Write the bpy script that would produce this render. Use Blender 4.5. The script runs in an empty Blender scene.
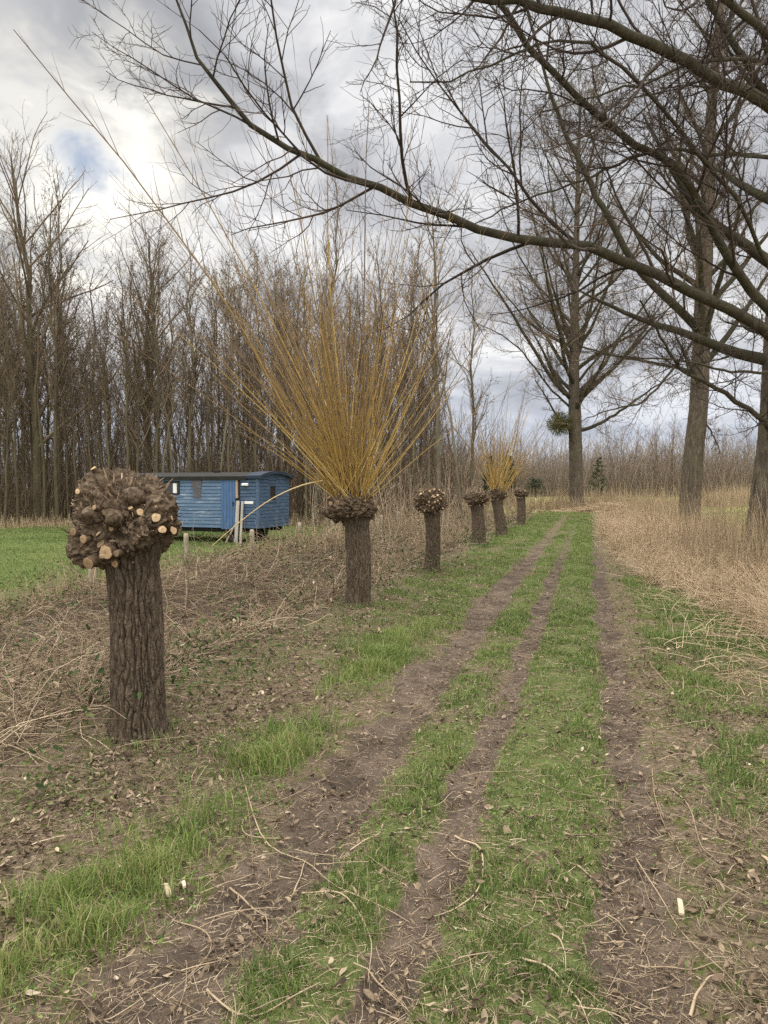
import bpy, math
import numpy as np

PI = math.pi
scene = bpy.context.scene
COL = scene.collection
rng = np.random.default_rng(7)

# ------------------------------------------------------------------ camera
F = 720.0
PITCH = math.radians(2.0)
CAMZ = 1.55
cam = bpy.data.cameras.new("camera")
cam.sensor_fit = 'VERTICAL'
cam.sensor_height = 36.0
cam.lens = 36.0 * F / 1024.0
cam.clip_start = 0.05
cam.clip_end = 3000
camo = bpy.data.objects.new("camera", cam)
camo.location = (0, 0, CAMZ)
camo.rotation_euler = (PI / 2 - PITCH, 0, 0)
COL.objects.link(camo)
scene.camera = camo


def at(px, py, Y):
    """a point of the place from its bearing and its distance"""
    u, v = (px - 384) / F, (512 - py) / F
    dy = math.cos(PITCH) + v * math.sin(PITCH)
    dz = -math.sin(PITCH) + v * math.cos(PITCH)
    return np.array([u / dy * Y, Y, CAMZ + dz / dy * Y])


# ------------------------------------------------------------------ noise
def _hash(ix, iy, iz, seed):
    h = (ix.astype(np.int64) * 374761393 + iy.astype(np.int64) * 668265263
         + iz.astype(np.int64) * 2147483647 + seed * 1274126177) & 0xFFFFFFFF
    h = ((h ^ (h >> 13)) * 1274126177) & 0xFFFFFFFF
    h = ((h ^ (h >> 16)) * 2246822519) & 0xFFFFFFFF
    h = h ^ (h >> 15)
    return (h & 0xFFFFFF) / float(0xFFFFFF)


def vnoise(x, y, z=0.0, seed=0):
    x, y, z = np.broadcast_arrays(np.asarray(x, float), np.asarray(y, float), np.asarray(z, float))
    ix, iy, iz = np.floor(x), np.floor(y), np.floor(z)
    fx, fy, fz = x - ix, y - iy, z - iz
    fx = fx * fx * (3 - 2 * fx); fy = fy * fy * (3 - 2 * fy); fz = fz * fz * (3 - 2 * fz)
    r = 0
    for a in (0, 1):
        wx = fx if a else 1 - fx
        for b in (0, 1):
            wy = fy if b else 1 - fy
            for c in (0, 1):
                wz = fz if c else 1 - fz
                r = r + wx * wy * wz * _hash(ix + a, iy + b, iz + c, seed)
    return r


def fbm(x, y, z=0.0, octv=4, seed=0):
    a, t, s = 0.5, 0, 0
    for o in range(octv):
        k = 2.03 ** o
        t = t + a * vnoise(np.asarray(x) * k, np.asarray(y) * k, np.asarray(z) * k, seed + o * 17)
        s += a
        a *= 0.5
    return t / s


def sstep(a, b, x):
    t = np.clip((x - a) / (b - a), 0, 1)
    return t * t * (3 - 2 * t)


def norm(v):
    return v / (np.linalg.norm(v, axis=-1, keepdims=True) + 1e-9)


# ------------------------------------------------------------------ the lie of the land
SL = 0.286                      # the track runs this much to the right per metre
RUTS = ((-1.28, .24), (-.60, .12), (.20, .15))


def lat(x, y):
    return x - SL * y


def height(x, y):
    x = np.asarray(x, float); y = np.asarray(y, float)
    c = lat(x, y)
    near = 1 - sstep(50, 80, y)
    rutfade = 1 - sstep(30, 42, y)
    h = np.zeros_like(c)
    for ci, w in RUTS:
        h = h - .05 * np.exp(-((c - ci) / (w * 1.1)) ** 2) * rutfade
    h = h - (.42 * sstep(-3.3, -4.6, c) + .18 * sstep(-6.5, -9.0, c)) * near
    h = h + .55 * np.exp(-((c + 6.4) / 1.3) ** 2) * near * sstep(6, 11, y)
    h = h - .12 * sstep(1.9, 3.6, c) * near
    h = h + (.10 * (fbm(x * .55, y * .55, seed=3) - .5) + .035 * (fbm(x * 2.6, y * 2.6, seed=5) - .5)) * near
    h = h + .30 * (fbm(x * 1.1, y * .8, seed=9) - .45) * sstep(.9, 2.4, c) * sstep(6, 9, y) * (1 - sstep(5.5, 7.5, c)) * near
    # the bank slumps unevenly
    h = h + .34 * (fbm(x * .9, y * .9, seed=8) - .5) * sstep(-3.2, -4.4, c) * sstep(-9.2, -7.5, c) * near
    return h


def masks(x, y):
    x = np.asarray(x, float); y = np.asarray(y, float)
    c = lat(x, y)
    n1 = fbm(x * 2.2, y * 1.6, seed=21)
    n2 = fbm(x * .8, y * .7, seed=22)
    n3 = fbm(x * 7, y * 7, seed=23, octv=3)
    d = np.zeros_like(c)
    for ci, w in RUTS:
        ww = w * (1 + .25 * (n2 - .5)) + .10 * sstep(3.5, 1.5, y) * (ci < -1)
        d = np.maximum(d, np.exp(-((c - ci + .22 * (n1 - .5)) / ww) ** 2 * .8))
    d = d + .75 * (n1 - .5) + .65 * (n3 - .5)
    dirt = sstep(.30, .92, d) * (1 - .45 * sstep(9, 20, y)) * (1 - sstep(20, 36, y + 14 * (n2 - .5)))
    # straw on the right
    bnd = np.interp(y, [0, 5, 7.3, 10, 14, 20, 45], [3.2, 2.8, 2.05, 1.45, .78, .62, .7]) + .5 * (n1 - .5)
    straw = sstep(-.45, .50, c - bnd + .5 * (n2 - .5)) * (1 - sstep(3.7, 4.9, c + 1.6 * (n2 - .5)) * sstep(10, 15, y)) * (1 - sstep(48, 60, y))
    # green
    cen = sstep(-1.30, -1.05, c) * sstep(.34, .06, c) * np.where(c < -.6, .45 + .55 * sstep(.38, .6, n1), .55 + .45 * sstep(.3, .55, n1))
    tb = np.exp(-((y - 2.6) / .75) ** 2) + np.exp(-((y - 4.3) / .45) ** 2) + .8 * np.exp(-((y - 6.3) / .8) ** 2)
    lb = np.exp(-((c + 1.86) / .30) ** 2) * np.clip(tb + 1.2 * (n1 - .5), 0, 1.2)
    lfar = sstep(-3.2, -2.75, c + .5 * (n1 - .5)) * sstep(-1.3, -1.5, c) * sstep(5.0, 9.5, y) * (.40 + .6 * sstep(.36, .6, n1))
    rg = sstep(.42, .85, c + .35 * (n1 - .5)) * (.25 + .75 * sstep(.34, .56, n1 + .25 * (n2 - .5))) * sstep(2.3, 4.0, y + .8 * (c - .6))
    mead = sstep(-8.6, -9.4, c + .8 * (n1 - .5))
    rfield = sstep(3.9, 5.0, c + 1.6 * (n2 - .5)) * sstep(10, 15, y)
    far = sstep(34, 46, y)
    green = np.clip(np.maximum.reduce([cen, lb, .16 * sstep(.40, .6, n1) * (c > -3.2) * (c < 3),  lfar, rg, mead, rfield, far * .9]), 0, 1)
    green = green * (1 - dirt) * (1 - straw)
    bank = sstep(-3.1, -3.7, c + .5 * (n1 - .5)) * (1 - mead) * (1 - far)
    green = green * (1 - bank)
    dry = np.maximum(rfield, far) * .55
    return dict(dirt=dirt, straw=straw, green=green, bank=bank, dry=dry, c=c, n1=n1, n2=n2)


# ------------------------------------------------------------------ mesh helpers
def mesh_np(name, V, Q, attrs=None, smooth=True, T=None):
    """V (n,3), Q (m,4) quads, T (k,3) triangles"""
    me = bpy.data.meshes.new(name)
    V = np.ascontiguousarray(V, np.float32)
    nq = 0 if Q is None else len(Q)
    nt = 0 if T is None else len(T)
    me.vertices.add(len(V))
    me.vertices.foreach_set("co", V.ravel())
    loops = []
    if nq: loops.append(np.asarray(Q, np.int32).ravel())
    if nt: loops.append(np.asarray(T, np.int32).ravel())
    loops = np.concatenate(loops)
    me.loops.add(len(loops))
    me.loops.foreach_set("vertex_index", loops)
    me.polygons.add(nq + nt)
    st = np.concatenate([np.arange(nq) * 4, nq * 4 + np.arange(nt) * 3]).astype(np.int32)
    me.polygons.foreach_set("loop_start", st)
    me.polygons.foreach_set("use_smooth", np.full(nq + nt, smooth, bool))
    for k, a in (attrs or {}).items():
        at_ = me.attributes.new(k, 'FLOAT', 'POINT')
        at_.data.foreach_set("value", np.ascontiguousarray(a, np.float32))
    me.update(calc_edges=True)
    return me


def obj(name, me, mat=None, parent=None, loc=None):
    o = bpy.data.objects.new(name, me)
    COL.objects.link(o)
    if mat is not None:
        for m in (mat if isinstance(mat, (list, tuple)) else [mat]):
            me.materials.append(m)
    if parent is not None: o.parent = parent
    if loc is not None: o.location = loc
    return o


def thing(name, label, cat, loc=(0, 0, 0), rz=0.0, group=None):
    o = bpy.data.objects.new(name, None)
    COL.objects.link(o)
    o.location = [float(v) for v in loc]
    o.rotation_euler = (0, 0, rz)
    o.empty_display_size = .2
    return tag(o, label, cat, group)


def tag(o, label=None, cat=None, group=None, kind=None):
    if label: o["label"] = label
    if cat: o["category"] = cat
    if group: o["group"] = group
    if kind: o["kind"] = kind
    return o


def tubes_arrays(P, R, sides=3):
    """P (M,N,3), R (M,N) -> verts, quads"""
    M, N, _ = P.shape
    Tn = np.empty_like(P)
    Tn[:, 1:-1] = P[:, 2:] - P[:, :-2]
    Tn[:, 0] = P[:, 1] - P[:, 0]
    Tn[:, -1] = P[:, -1] - P[:, -2]
    Tn = norm(Tn)
    mean = norm(P[:, -1] - P[:, 0] + 1e-6)
    ref = np.where(np.abs(mean[:, 2:3]) > .8, np.array([[1.0, 0.13, 0.0]]), np.array([[0.0, 0.07, 1.0]]))
    ref = np.repeat(ref[:, None, :], N, 1)
    A = norm(np.cross(Tn, ref)); B = np.cross(Tn, A)
    th = np.arange(sides) / sides * 2 * PI
    V = P[:, :, None, :] + R[:, :, None, None] * (np.cos(th)[None, None, :, None] * A[:, :, None, :] + np.sin(th)[None, None, :, None] * B[:, :, None, :])
    idx = np.arange(M * N * sides).reshape(M, N, sides)
    a = idx[:, :-1, :]; b = np.roll(a, -1, 2); d = idx[:, 1:, :]; c = np.roll(d, -1, 2)
    Q = np.stack([a, b, c, d], -1).reshape(-1, 4)
    return V.reshape(-1, 3), Q


def join_arrays(parts):
    Vs, Qs, As, n = [], [], [], 0
    for p in parts:
        V, Q = p[0], p[1]
        Vs.append(V); Qs.append(Q + n); n += len(V)
        As.append(p[2] if len(p) > 2 else np.zeros(len(V)))
    return np.concatenate(Vs), np.concatenate(Qs), np.concatenate(As)


def tubes_obj(name, groups, mat, parent=None, tint=None, loc=None):
    """groups: list of (P, R, sides[, tint per tube])"""
    parts = []
    for g in groups:
        V, Q = tubes_arrays(g[0], g[1], g[2])
        M, N = g[1].shape
        tv = g[3] if len(g) > 3 else rng.random(M)
        tv = np.asarray(tv, float)
        tv = np.repeat(tv.ravel(), g[2]) if tv.ndim == 2 else np.repeat(tv, N * g[2])
        parts.append((V, Q, tv))
    V, Q, A = join_arrays(parts)
    return obj(name, mesh_np(name, V, Q, {"tint": A}), mat, parent, loc)


def spline(ctrl, n):
    """Catmull-Rom through control points"""
    c = np.asarray(ctrl, float)
    c = np.vstack([2 * c[0] - c[1], c, 2 * c[-1] - c[-2]])
    m = len(c) - 3
    t = np.linspace(0, m - 1e-6, n)
    i = t.astype(int); f = (t - i)[:, None]
    p0, p1, p2, p3 = c[i], c[i + 1], c[i + 2], c[i + 3]
    return .5 * (2 * p1 + (p2 - p0) * f + (2 * p0 - 5 * p1 + 4 * p2 - p3) * f ** 2 + (3 * p1 - p0 - 3 * p2 + p3) * f ** 3)


def spawn(P, R, k, t0, t1, ang, angsd, lf, npts, rf, wander, up, taper=.3, lmin=0.0, tl=.6, rmin=.002, r=None, curl=0.0, thick=.0095):
    """children of every branch of P: P (M,N,3) R (M,N)"""
    r = r or rng
    M, N, _ = P.shape
    L = np.linalg.norm(np.diff(P, axis=1), axis=2).sum(1)
    t = t0 + (t1 - t0) * (np.arange(k)[None, :] + r.random((M, k))) / k
    fi = np.clip(t * (N - 1), 0, N - 1.001); i0 = fi.astype(int); fr = (fi - i0)[..., None]
    mi = np.arange(M)[:, None]
    st = P[mi, i0] * (1 - fr) + P[mi, i0 + 1] * fr
    tn = norm(P[mi, i0 + 1] - P[mi, i0])
    rr = R[mi, i0] * (1 - fr[..., 0]) + R[mi, i0 + 1] * fr[..., 0]
    ref = np.where(np.abs(tn[..., 2:3]) > .9, np.array([1.0, 0, 0]), np.array([0, 0, 1.0]))
    A = norm(np.cross(tn, ref)); B = np.cross(tn, A)
    az = r.random((M, 1)) * 2 * PI + np.arange(k)[None, :] * 2.39996 + r.normal(0, .5, (M, k))
    a = ang + r.normal(0, angsd, (M, k))
    d = np.cos(a)[..., None] * tn + np.sin(a)[..., None] * (np.cos(az)[..., None] * A + np.sin(az)[..., None] * B)
    ln = np.maximum(lf * L[:, None] * (1 - tl * t) * r.uniform(.55, 1.25, (M, k)), lmin)
    ch = M * k
    d = d.reshape(ch, 3); ln = ln.reshape(ch); st = st.reshape(ch, 3)
    PP = np.empty((ch, npts, 3)); PP[:, 0] = st
    cv = r.normal(0, curl, (ch, 3)) if curl else 0
    for j in range(1, npts):
        d = norm(d + r.normal(0, wander, (ch, 3)) + cv + np.array([0, 0, up]))
        PP[:, j] = PP[:, j - 1] + d * (ln / (npts - 1))[:, None]
    r0 = np.maximum(np.minimum(rr.reshape(ch) * rf, thick * ln + .003), rmin)
    RR = r0[:, None] * np.linspace(1, taper, npts)[None, :]
    return PP, np.maximum(RR, rmin * .6)


def boxes_arrays(bxs):
    """(x0,x1,y0,y1,z0,z1) boxes"""
    Vs, Qs = [], []
    for n, (x0, x1, y0, y1, z0, z1) in enumerate(bxs):
        Vs.append(np.array([[x0, y0, z0], [x1, y0, z0], [x1, y1, z0], [x0, y1, z0], [x0, y0, z1], [x1, y0, z1], [x1, y1, z1], [x0, y1, z1]], float))
        Qs.append(np.array([[0, 3, 2, 1], [4, 5, 6, 7], [0, 1, 5, 4], [1, 2, 6, 5], [2, 3, 7, 6], [3, 0, 4, 7]]) + 8 * n)
    return np.concatenate(Vs), np.concatenate(Qs)


def box_obj(name, bxs, mat, parent=None, bevel=0.006, loc=None):
    V, Q = boxes_arrays(bxs)
    o = obj(name, mesh_np(name, V, Q, smooth=False), mat, parent, loc)
    if bevel:
        m = o.modifiers.new("bevel", 'BEVEL'); m.width = bevel; m.segments = 1
    return o


# ------------------------------------------------------------------ materials
def new_mat(name):
    m = bpy.data.materials.new(name)
    m.use_nodes = True
    nt = m.node_tree
    nt.nodes.clear()
    return m, nt


def nd(nt, typ, **kw):
    n = nt.nodes.new(typ)
    for k, v in kw.items():
        if k.startswith('i_'):
            key = k[2:]
            key = int(key) if key.isdigit() else key.replace('_', ' ')
            n.inputs[key].default_value = v
        else:
            setattr(n, k, v)
    return n


def ramp(nt, stops, interp='LINEAR'):
    n = nt.nodes.new('ShaderNodeValToRGB')
    n.color_ramp.interpolation = interp
    e = n.color_ramp.elements
    e[0].position, e[0].color = stops[0][0], (*stops[0][1], 1)
    e[1].position, e[1].color = stops[-1][0], (*stops[-1][1], 1)
    for p, c in stops[1:-1]:
        x = e.new(p); x.color = (*c, 1)
    return n


def tint_mat(name, stops, rough=.85, noise=None, transl=0.0, spec=.15, bump=None):
    """colour from the per-piece 'tint' value, broken up by noise"""
    m, nt = new_mat(name)
    L = nt.links
    out = nd(nt, 'ShaderNodeOutputMaterial')
    b = nd(nt, 'ShaderNodeBsdfPrincipled', i_Roughness=rough)
    b.inputs['Specular IOR Level'].default_value = spec
    a = nd(nt, 'ShaderNodeAttribute', attribute_name='tint')
    src = a.outputs['Fac']
    if noise:
        g = nd(nt, 'ShaderNodeNewGeometry')
        mp = nd(nt, 'ShaderNodeVectorMath', operation='MULTIPLY')
        mp.inputs[1].default_value = noise[1]
        L.new(g.outputs['Position'], mp.inputs[0])
        n = nd(nt, 'ShaderNodeTexNoise', i_Scale=1.0, i_Detail=4.0)
        L.new(mp.outputs[0], n.inputs['Vector'])
        s = nd(nt, 'ShaderNodeMath', operation='MULTIPLY_ADD')
        L.new(n.outputs['Fac'], s.inputs[0]); s.inputs[1].default_value = noise[0]
        L.new(src, s.inputs[2])
        s2 = nd(nt, 'ShaderNodeMath', operation='SUBTRACT', use_clamp=True)
        L.new(s.outputs[0], s2.inputs[0]); s2.inputs[1].default_value = noise[0] * .5
        src = s2.outputs[0]
        if bump:
            bp = nd(nt, 'ShaderNodeBump', i_Strength=bump[0], i_Distance=bump[1])
            L.new(n.outputs['Fac'], bp.inputs['Height']); L.new(bp.outputs[0], b.inputs['Normal'])
    r = ramp(nt, stops)
    L.new(src, r.inputs[0])
    L.new(r.outputs[0], b.inputs['Base Color'])
    if transl:
        t = nd(nt, 'ShaderNodeBsdfTranslucent'); L.new(r.outputs[0], t.inputs[0])
        mx = nd(nt, 'ShaderNodeMixShader', i_0=transl)
        L.new(b.outputs[0], mx.inputs[1]); L.new(t.outputs[0], mx.inputs[2])
        L.new(mx.outputs[0], out.inputs[0])
    else:
        L.new(b.outputs[0], out.inputs[0])
    return m


def bark_mat(name, stops, scale=(30, 30, 6), bump=(.8, .02), moss=None, lich=None):
    m, nt = new_mat(name)
    L = nt.links
    out = nd(nt, 'ShaderNodeOutputMaterial')
    b = nd(nt, 'ShaderNodeBsdfPrincipled', i_Roughness=.92)
    b.inputs['Specular IOR Level'].default_value = .12
    tc = nd(nt, 'ShaderNodeTexCoord')
    mp = nd(nt, 'ShaderNodeMapping'); mp.inputs['Scale'].default_value = scale
    L.new(tc.outputs['Object'], mp.inputs[0])
    n = nd(nt, 'ShaderNodeTexNoise', i_Scale=1.0, i_Detail=6.0, i_Roughness=.65, i_Distortion=.6)
    L.new(mp.outputs[0], n.inputs['Vector'])
    r = ramp(nt, stops); L.new(n.outputs['Fac'], r.inputs[0])
    col = r.outputs[0]
    if moss:
        n2 = nd(nt, 'ShaderNodeTexNoise', i_Scale=moss[1], i_Detail=5.0)
        L.new(tc.outputs['Object'], n2.inputs['Vector'])
        rr = ramp(nt, [(moss[2], (0, 0, 0)), (moss[2] + .15, (1, 1, 1))])
        L.new(n2.outputs['Fac'], rr.inputs[0])
        mm = nd(nt, 'ShaderNodeMath', operation='MULTIPLY'); mm.inputs[1].default_value = moss[3]
        L.new(rr.outputs[0], mm.inputs[0])
        mx = nd(nt, 'ShaderNodeMix', data_type='RGBA')
        L.new(mm.outputs[0], mx.inputs[0]); L.new(col, mx.inputs[6]); mx.inputs[7].default_value = (*moss[0], 1)
        col = mx.outputs[2]
    L.new(col, b.inputs['Base Color'])
    bp = nd(nt, 'ShaderNodeBump', i_Strength=bump[0], i_Distance=bump[1])
    L.new(n.outputs['Fac'], bp.inputs['Height']); L.new(bp.outputs[0], b.inputs['Normal'])
    L.new(b.outputs[0], out.inputs[0])
    return m


M = {}
M['willow_bark'] = bark_mat('willow_bark', [(.28, (0.032, 0.023, 0.016)), (.5, (0.088, 0.065, 0.046)), (.74, (0.200, 0.157, 0.115))], (55, 55, 12), (.9, .015), moss=((.10, .10, .045), 5, .60, .35))
M['head_bark'] = bark_mat('head_bark', [(.28, (0.032, 0.022, 0.015)), (.5, (0.092, 0.066, 0.044)), (.74, (0.220, 0.164, 0.110))], (30, 30, 30), (1.0, .015))
M['stub_bark'] = bark_mat('stub_bark', [(.25, (.045, .030, .020)), (.5, (.105, .073, .048)), (.78, (.22, .16, .11))], (40, 40, 40), (.8, .008))
M['poplar_bark'] = bark_mat('poplar_bark', [(.28, (0.039, 0.031, 0.023)), (.5, (0.090, 0.073, 0.054)), (.75, (0.168, 0.140, 0.108))], (16, 16, 3.2), (1.0, .04), moss=((.085, .085, .04), 1.3, .52, .45))
M['limb_bark'] = bark_mat('limb_bark', [(.25, (0.025, 0.022, 0.015)), (.5, (0.047, 0.042, 0.028)), (.78, (0.083, 0.074, 0.052))], (9, 9, 9), (.7, .02), moss=((.05, .055, .024), 1.6, .5, .5))
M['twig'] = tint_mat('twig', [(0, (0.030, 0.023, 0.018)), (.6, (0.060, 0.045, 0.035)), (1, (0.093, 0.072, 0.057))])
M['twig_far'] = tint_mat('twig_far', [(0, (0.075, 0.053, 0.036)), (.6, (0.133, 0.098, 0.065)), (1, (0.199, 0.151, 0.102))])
M['wood_trunk'] = bark_mat('wood_trunk', [(.3, (0.047, 0.037, 0.024)), (.5, (0.094, 0.076, 0.048)), (.75, (0.148, 0.123, 0.081))], (3, 3, .8), (.5, .03), moss=((.075, .08, .036), .8, .5, .45))
M['wood_trunk_pale'] = bark_mat('wood_trunk_pale', [(.3, (0.072, 0.060, 0.042)), (.5, (0.132, 0.112, 0.078)), (.75, (0.200, 0.172, 0.124))], (3, 3, .8), (.5, .03), moss=((.14, .145, .07), .8, .5, .4))
M['shoot'] = tint_mat('shoot', [(0, (.13, .09, .06)), (.3, (.22, .145, .065)), (.65, (.36, .232, .062)), (.88, (.47, .325, .095)), (1, (.56, .43, .22))], rough=.55, spec=.25)
M['reed'] = tint_mat('reed', [(0, (.20, .145, .085)), (.5, (.40, .30, .185)), (1, (.58, .46, .31))], transl=.2)
M['straw'] = tint_mat('straw', [(0, (.22, .155, .09)), (.45, (.42, .31, .195)), (1, (.64, .51, .35))], transl=.15)
M['dead'] = tint_mat('dead', [(0, (.075, .054, .036)), (.45, (.21, .155, .10)), (.8, (.38, .295, .20)), (1, (.56, .46, .33))])
M['leaf'] = tint_mat('leaf', [(0, (.055, .040, .028)), (.4, (.165, .12, .08)), (.75, (.33, .255, .175)), (1, (.54, .45, .34))], transl=.1)
M['bramble_leaf'] = tint_mat('bramble_leaf', [(0, (.035, .055, .022)), (.6, (.07, .10, .035)), (1, (.12, .13, .05))], transl=.15)
M['grass'] = tint_mat('grass', [(0, (.055, .092, .024)), (.5, (.118, .172, .042)), (.82, (.20, .265, .068)), (.9, (.30, .27, .12)), (1, (.48, .40, .25))], transl=.3, rough=.6, spec=.25)
M['cut'] = tint_mat('cut', [(0, (.12, .085, .055)), (.45, (.28, .19, .11)), (.7, (.42, .29, .165)), (1, (.58, .44, .28))], noise=(.45, (60, 60, 60)))
M['chip'] = tint_mat('chip', [(0, (.36, .28, .19)), (1, (.62, .52, .38))], noise=(.5, (80, 80, 80)))
M['splinter'] = tint_mat('splinter', [(0, (.07, .048, .035)), (.55, (.20, .14, .09)), (.85, (.36, .26, .17)), (1, (.56, .43, .30))])
M['post'] = bark_mat('post', [(.3, (.16, .13, .095)), (.5, (.28, .235, .175)), (.75, (.42, .36, .28))], (18, 18, 3), (.6, .01))
M['plank'] = bark_mat('plank', [(.3, (.26, .235, .20)), (.5, (.36, .33, .28)), (.75, (.48, .44, .38))], (14, 14, 2), (.4, .008))
M['evergreen'] = tint_mat('evergreen', [(0, (.030, .042, .026)), (.6, (.055, .072, .040)), (1, (.09, .105, .055))])
M['mistletoe'] = tint_mat('mistletoe', [(0, (.05, .06, .02)), (.6, (.10, .105, .035)), (1, (.16, .15, .05))])


def paint_mat(name, c0, c1, c2, grain=(2, 2, 14)):
    m, nt = new_mat(name); L = nt.links
    out = nd(nt, 'ShaderNodeOutputMaterial')
    b = nd(nt, 'ShaderNodeBsdfPrincipled', i_Roughness=.7)
    b.inputs['Specular IOR Level'].default_value = .25
    tc = nd(nt, 'ShaderNodeTexCoord')
    mp = nd(nt, 'ShaderNodeMapping'); mp.inputs['Scale'].default_value = grain
    L.new(tc.outputs['Object'], mp.inputs[0])
    n = nd(nt, 'ShaderNodeTexNoise', i_Scale=1.0, i_Detail=6.0, i_Roughness=.7)
    L.new(mp.outputs[0], n.inputs['Vector'])
    r = ramp(nt, [(.26, c0), (.43, c1), (.54, c1), (.70, c2)]); L.new(n.outputs['Fac'], r.inputs[0])
    L.new(r.outputs[0], b.inputs['Base Color'])
    bp = nd(nt, 'ShaderNodeBump', i_Strength=.3, i_Distance=.01)
    L.new(n.outputs['Fac'], bp.inputs['Height']); L.new(bp.outputs[0], b.inputs['Normal'])
    L.new(b.outputs[0], out.inputs[0])
    return m


M['blue'] = paint_mat('blue', (.040, .060, .09), (.105, .165, .255), (.36, .41, .45), (1.1, 1.1, 9))
M['blue_door'] = paint_mat('blue_door', (.035, .07, .14), (.062, .12, .235), (.11, .18, .29), (14, 14, 2))
M['blue_end'] = paint_mat('blue_end', (.030, .045, .075), (.058, .094, .155), (.15, .19, .23))
M['roof_felt'] = paint_mat('roof_felt', (.008, .0075, .006), (.015, .014, .012), (.032, .030, .026), (4, 4, 4))
M['dark'] = paint_mat('dark', (.012, .012, .012), (.02, .02, .02), (.035, .033, .03))
M['bare_wood'] = paint_mat('bare_wood', (.05, .045, .045), (.085, .08, .085), (.15, .15, .17), (5, 5, 20))
M['white'] = paint_mat('white', (.55, .55, .54), (.68, .68, .66), (.8, .8, .78))
M['pinkwood'] = paint_mat('pinkwood', (.25, .17, .13), (.36, .26, .20), (.48, .38, .31))
m, nt = new_mat('window_glass')
b = nd(nt, 'ShaderNodeBsdfPrincipled', i_Roughness=.12); b.inputs['Base Color'].default_value = (.012, .014, .016, 1)
o_ = nd(nt, 'ShaderNodeOutputMaterial'); nt.links.new(b.outputs[0], o_.inputs[0])
M['glass'] = m


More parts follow.
